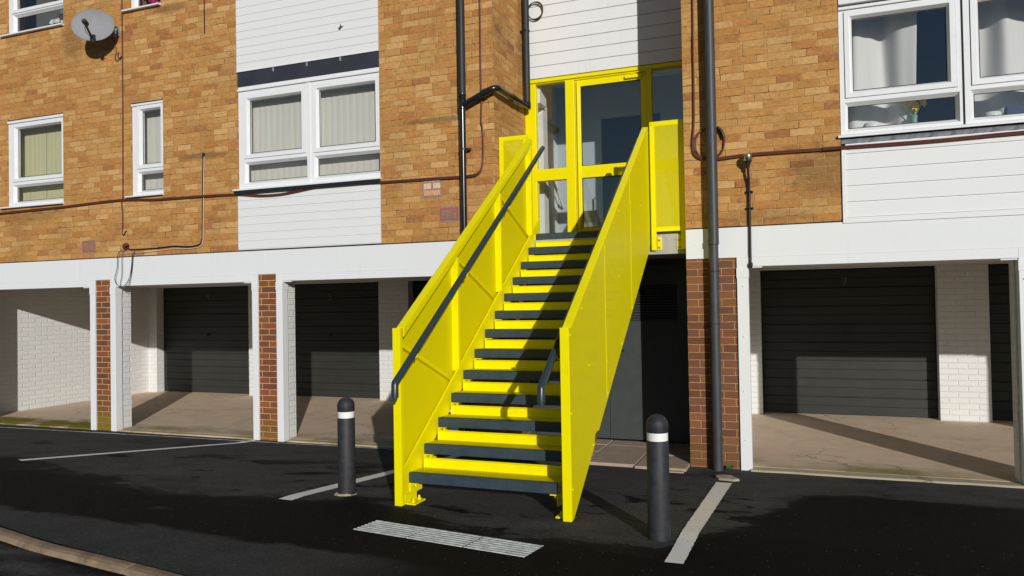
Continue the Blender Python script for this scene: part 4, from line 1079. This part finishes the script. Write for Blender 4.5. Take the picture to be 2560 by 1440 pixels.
el.lathe([(.036, -.03), (.041, -.028), (.041, .028), (.036, .03)], (-2.11, -.095, 3.952), (.93, 0, .37), 18).build('branch_joint', 'pipe_black', t, smooth=True)
t = thing('drainpipe', (-1.972, .88, 4.0), 'matt dark drainpipe in the inner corner of the recess above the branch', 'drainpipe')
MB().tube([(-1.972, .885, 4.005), (-1.972, .885, ZT)], .040, 20).build('pipe', 'pipe_matt', t, smooth=True)
cl_ = MB(); clip_ring(cl_, -1.972, .885, 4.93, .042); cl_.box(-2.045, -2.01, .87, .90, 4.918, 4.942); cl_.build('pipe_clip', 'pipe_black', t)
MB().lathe([(.042, -.02), (.044, .0), (.044, .06), (.041, .065)], (-1.972, .885, 4.0), None, 20).build('elbow', 'pipe_black', t, smooth=True)
t = thing('drainpipe', (.27, -.085, .0), 'tall grey drainpipe running down the brick pillar right of the stairs', 'drainpipe')
MB().tube([(.277, -.088, 2.19), (.277, -.088, ZT)], .051, 24).build('upper_pipe', 'pipe_grey', t, smooth=True)
MB().tube([(.272, -.088, -.01), (.274, -.088, 2.2)], .047, 24).build('lower_pipe', 'pipe_grey', t, smooth=True)
j = MB()
for z, hh in ((2.215, .055), (1.93, .012), (1.42, .010)): j.lathe([(.050, -hh/2), (.0545, -hh/2+.003), (.0545, hh/2-.003), (.050, hh/2)], (.274, -.088, z), None, 24)
j.build('joint', 'pipe_grey', t, smooth=True)
for z in (1.6, .85): MB().box(.24, .31, -.045, .002, z-.012, z+.012).build('bracket', 'pipe_grey', t)

# ------------------------------------------------------------------ cables
def cable(pts, r, mat, label, name='cable', group='cables fixed along the brick wall', n=5, y=-.012, m=None, strands=1):
    mm = MB()
    for s3 in range(strands):
        o_ = (s3-(strands-1)/2)*r*1.75
        pp = spline([(p[0]+(o_ if len(p) > 3 else 0), (p[1] if len(p) > 2 and p[1] is not None else y), p[-1 if len(p) == 3 else 1]) for p in pts], n)
        pp = [(q.x, q.y-.001*s3, q.z+o_) for q in pp]
        mm.tube(pp, r, 8)
    return tag(mm.build(name, mat, smooth=True), label, 'cable', group)
P2 = lambda L: [(a, None, b) for a, b in L]
cable(P2([(-12, 3.02), (-9.935, 3.085), (-8.623, 3.106), (-7.563, 3.133), (-6.9, 3.10), (-6.175, 3.092), (-5.594, 3.079), (-5.22, 3.039), (-4.916, 3.033), (-4.678, 3.052), (-4.329, 3.088), (-3.989, 3.091), (-3.497, 3.079), (-2.972, 3.073), (-2.518, 3.066), (-2.322, 3.068), (-2.235, 3.09), (-2.19, 3.16), (-2.173, 3.324), (-2.174, 3.5), (-2.180, 3.60), (-2.192, 3.68), (-2.180, 3.9), (-2.187, 4.125), (-2.184, 5.015), (-2.184, 8)]), .0085, 'cable_brown', 'brown cable bundle along the left wall rising beside the black drainpipe', strands=2, y=-.022)
cable(P2([(-7.489, 8), (-7.487, 5.868), (-7.484, 5.045), (-7.489, 3.952), (-7.495, 3.30), (-7.498, 3.16), (-7.52, 3.10), (-7.505, 2.95), (-7.507, 2.75), (-7.517, 2.69), (-7.49, 2.655), (-7.455, 2.70), (-7.435, 2.715)]), .008, 'cable_brown', 'brown cable dropping beside the satellite dish with a hooked end', y=-.012)
cable(P2([(.125, 8), (.121, 4.645), (.113, 4.245), (.112, 3.844), (.106, 3.444), (.093, 3.286), (.086, 3.19), (.10, 3.11), (.155, 3.06), (.251, 3.038), (.346, 3.035), (.610, 3.05), (.939, 3.048), (1.30, 3.043)]), .0085, 'cable_brown', 'brown cable bundle beside the grey drainpipe turning right under the right window', strands=2, y=-.022)
cable(P2([(1.28, 3.043), (1.45, 3.043), (2.091, 3.036), (2.5, 3.04), (2.887, 3.045), (4.5, 3.05), (6.5, 3.05)]), .0085, 'cable_brown', 'brown cable bundle crossing the white boards under the right window', strands=2, y=-.036)
def coil(cx, cz, r, y, label, mat, turns=3):
    m = MB(); k = 26*turns; pp = []
    for i in range(k+1):
        a = 2*math.pi*i/26; rr = r*(1+.05*math.sin(i*.37)); pp.append((cx+rr*math.cos(a)*.97, y-.004*(i//26), cz+rr*math.sin(a)*1.05))
    m.tube(pp, .006, 7)
    return m
m = coil(.250, 3.195, .148, -.016, '', 'cable_brown')
tag(m.build('cable_coil', 'cable_brown', smooth=True), 'coil of spare brown cable hung behind the grey drainpipe', 'cable coil')
m = coil(-1.865, 5.175, .10, .93, '', 'cable_black', 2)
tag(m.build('cable_coil', 'cable_black', smooth=True), 'coil of thin dark cable at the top of the recess by the corner pipe', 'cable coil')
t = thing('cable_joint', (.375, -.03, 3.28), 'black taped cable joint on the coil by the grey drainpipe', 'cable joint')
MB().tube(spline([(.325, -.036, 3.345), (.37, -.038, 3.30), (.392, -.036, 3.235)], 4), .015, 8).build('tape', 'cable_black', t, smooth=True)
wpts = [(-6.10, 3.62), (-6.112, 3.30), (-6.128, 2.62), (-6.135, 2.53), (-6.18, 2.465), (-6.35, 2.445), (-6.653, 2.45), (-6.9, 2.437), (-7.1, 2.43), (-7.35, 2.43), (-7.52, 2.425), (-7.575, 2.46), (-7.575, 2.52)]
cable(P2([(a+.016, b-.018) for a, b in wpts]), .0042, 'cable_white', 'thin white cable looping above the second garage bay', y=-.018)
cable(P2([(a-.008, b+.006) for a, b in wpts[:6]]+[(-6.6, 2.468), (-6.9, 2.455), (-7.1, 2.452), (-7.35, 2.455), (-7.42, 2.475)]), .005, 'cable_black', 'black cable beside the white one above the second garage bay', y=-.012, strands=2)
tag(MB().lathe([(.016, 0), (.016, .05), (.009, .055)], (-6.098, -.02, 3.60), (.3, -.2, 1), 10).build('cable_plug', 'dark_plastic'), 'dark plug at the top of the black and white cable', 'plug')
t = thing('junction_box', (-7.445, 0, 2.50), 'brown round junction box with wires over the first brick pillar', 'junction box')
MB().lathe([(.048, 0), (.046, .03), (.03, .04)], (-7.447, 0, 2.50), (0, -1, 0), 16).build('box', 'cable_brown', t, smooth=True)
MB().tube(spline([(-7.44, -.04, 2.49), (-7.40, -.07, 2.50), (-7.37, -.05, 2.525)], 4), .012, 8).build('gland', 'cable_brown', t, smooth=True)
lp = [(-7.48, -.04, 2.46), (-7.55, -.05, 2.40), (-7.56, -.055, 2.22), (-7.60, -.06, 2.08), (-7.575, -.06, 2.00), (-7.50, -.06, 1.96), (-7.42, -.06, 1.975), (-7.35, -.055, 2.06), (-7.315, -.05, 2.20), (-7.30, -.045, 2.36), (-7.27, -.03, 2.43)]
cable(lp, .0042, 'cable_black', 'thin black wire hanging in a loop over the white fascia', group='loose wires over the fascia')
cable([(-7.45, -.04, 2.45), (-7.48, -.05, 2.35), (-7.485, -.05, 2.12), (-7.51, -.055, 2.00), (-7.50, -.05, 1.94)], .0035, 'cable_black', 'short thin wire hanging inside the black wire loop', group='loose wires over the fascia')
cable([(-7.29, -.04, 2.40), (-7.31, -.045, 2.20), (-7.34, -.05, 2.03), (-7.37, -.05, 1.95)], .0035, 'cable_black', 'thin wire hanging straight beside the right side of the wire loop', group='loose wires over the fascia')
cable(P2([(-6.063, 8), (-6.063, 5.639), (-6.062, 5.20)]), .006, 'cable_black', 'short black cable end at the top left of the wide white panel', y=-.012)
# small security light with conduit
t = thing('security_light', (.60, -.05, 3.0), 'small chrome capped wall light on a black conduit right of the grey drainpipe', 'wall light')
MB().lathe([(.045, 0), (.046, .03), (.040, .055), (.022, .066)], (.612, -.085, 2.985), (.05, -.25, 1), 18).build('lamp_cap', 'chrome', t, smooth=True)
MB().lathe([(.018, -.075), (.022, -.04), (.040, -.005), (.044, 0)], (.612, -.083, 2.985), (.05, -.25, 1), 18).build('lamp_body', 'dark_plastic', t, smooth=True)
MB().tube(spline([(.612, -.07, 2.93), (.612, -.055, 2.86), (.614, -.03, 2.76), (.615, -.026, 2.60), (.612, -.032, 2.0)], 5), .0125, 10).build('conduit', 'cable_black', t, smooth=True)
for z in (2.69, 2.53): MB().box(.578, .650, -.018, .0, z-.010, z+.010).tube([(.590, -.02, z), (.605, -.042, z), (.625, -.042, z), (.640, -.02, z)], .006, 6).build('conduit_clip', 'cable_black', t)
MB().lathe([(.020, -.03), (.022, 0), (.016, .02)], (.614, -.04, 1.985), (.2, -.5, 1), 12).build('conduit_end', 'dark_plastic', t, smooth=True)

# ------------------------------------------------------------------ satellite dish
dc = Vector((-7.672, -.31, 5.447)); dn = Vector((.52, -.84, .10)).normalized()
t = thing('satellite_dish', (-7.57, 0, 5.44), 'grey oval satellite dish fixed to the wall left of the thin brown cable', 'satellite dish')
du_ = Vector((0, 0, 1)).cross(dn).normalized()*-1; du_ = dn.cross(Vector((0, 0, 1))).normalized(); dv_ = du_.cross(dn).normalized()
if dv_.z < 0: dv_ = -dv_
rot = math.radians(-3)
du2 = du_*math.cos(rot)+dv_*math.sin(rot); dv2 = -du_*math.sin(rot)+dv_*math.cos(rot)
m = MB(); NR, NA = 9, 44
def dp(r_, a, back=0): 
    return dc+du2*(.262*r_*math.cos(a))+dv2*(.215*r_*math.sin(a))-dn*(.055*(1-r_*r_)+back)
vs_ = [dp(0, 0)]; fs_ = []
for side_, off in ((0, 0), (1, .006)):
    base = len(vs_) if side_ else 1
    if side_: vs_.append(dp(0, 0, off)); c0 = len(vs_)-1; base = len(vs_)
    else: c0 = 0
    for i in range(1, NR+1):
        for j in range(NA): vs_.append(dp(i/NR, 2*math.pi*j/NA, off))
    for j in range(NA): fs_.append((c0, base+j, base+(j+1) % NA))
    for i in range(NR-1):
        for j in range(NA): fs_.append((base+i*NA+j, base+(i+1)*NA+j, base+(i+1)*NA+(j+1) % NA, base+i*NA+(j+1) % NA))
b1 = 1+(NR-1)*NA; b2 = 1+NR*NA+1+(NR-1)*NA
for j in range(NA): fs_.append((b1+j, b1+(j+1) % NA, b2+(j+1) % NA, b2+j))
m.add(vs_, fs_); m.build('reflector', 'dish', t, smooth=True)
rim = [dp(1.0, 2*math.pi*j/NA, .003) for j in range(NA+1)]
MB().tube(rim, .006, 6, cap=False).build('rim', 'dish', t, smooth=True)
foot = dc-dv2*.20+dn*.0; lnb = dc+dn*.30-dv2*.10
MB().tube([foot-dn*.03, foot+dn*.05, lnb-dv2*.015], .014, 10).build('feed_arm', 'dark_plastic', t, smooth=True)
MB().tube([lnb+dn*.05, lnb+dn*.03, lnb-dn*.0, lnb-dn*.05, lnb-dn*.075], .03, 14, rs=[.018, .030, .034, .034, .028]).build('receiver', 'dark_plastic', t, smooth=True)
MB().tube([foot-dn*.0+dv2*.035, foot+dn*.02+dv2*.0, foot+dn*.01-dv2*.045], .032, 12, rs=[.026, .036, .026]).build('arm_socket', 'dark_plastic', t, smooth=True)
MB().tube(spline([lnb-dv2*.03, lnb-dv2*.12-dn*.05, foot-du2*.04-dv2*.05], 5), .004, 6).build('feed_cable', 'cable_black', t, smooth=True)
bk = dc-dn*.065
MB().tube([bk+dn*.004, bk-dn*.05, bk-dn*.06+Vector((.03, .02, 0)), Vector((-7.60, -.10, 5.44)), Vector((-7.585, -.02, 5.44))], .020, 10).build('mast', 'steel', t, smooth=True)
MB().box(-7.635, -7.535, -.016, -.001, 5.375, 5.505).box(-7.60, -7.57, -.06, -.0161, 5.40, 5.48).build('wall_plate', 'steel', t, bevel=.003)
MB().tube(spline([(-7.60, -.05, 5.36), (-7.61, -.03, 5.28), (-7.595, -.015, 5.18), (-7.615, -.02, 5.08), (-7.58, -.02, 5.045), (-7.52, -.02, 5.06), (-7.495, -.015, 5.10)], 5), .005, 6).build('dish_cable', 'cable_brown', t, smooth=True)
MB().tube(spline([(-7.55, -.02, 5.16), (-7.56, -.02, 5.11), (-7.53, -.02, 5.07), (-7.50, -.02, 5.085)], 5), .007, 6).build('cable_loop', 'cable_brown', t, smooth=True)
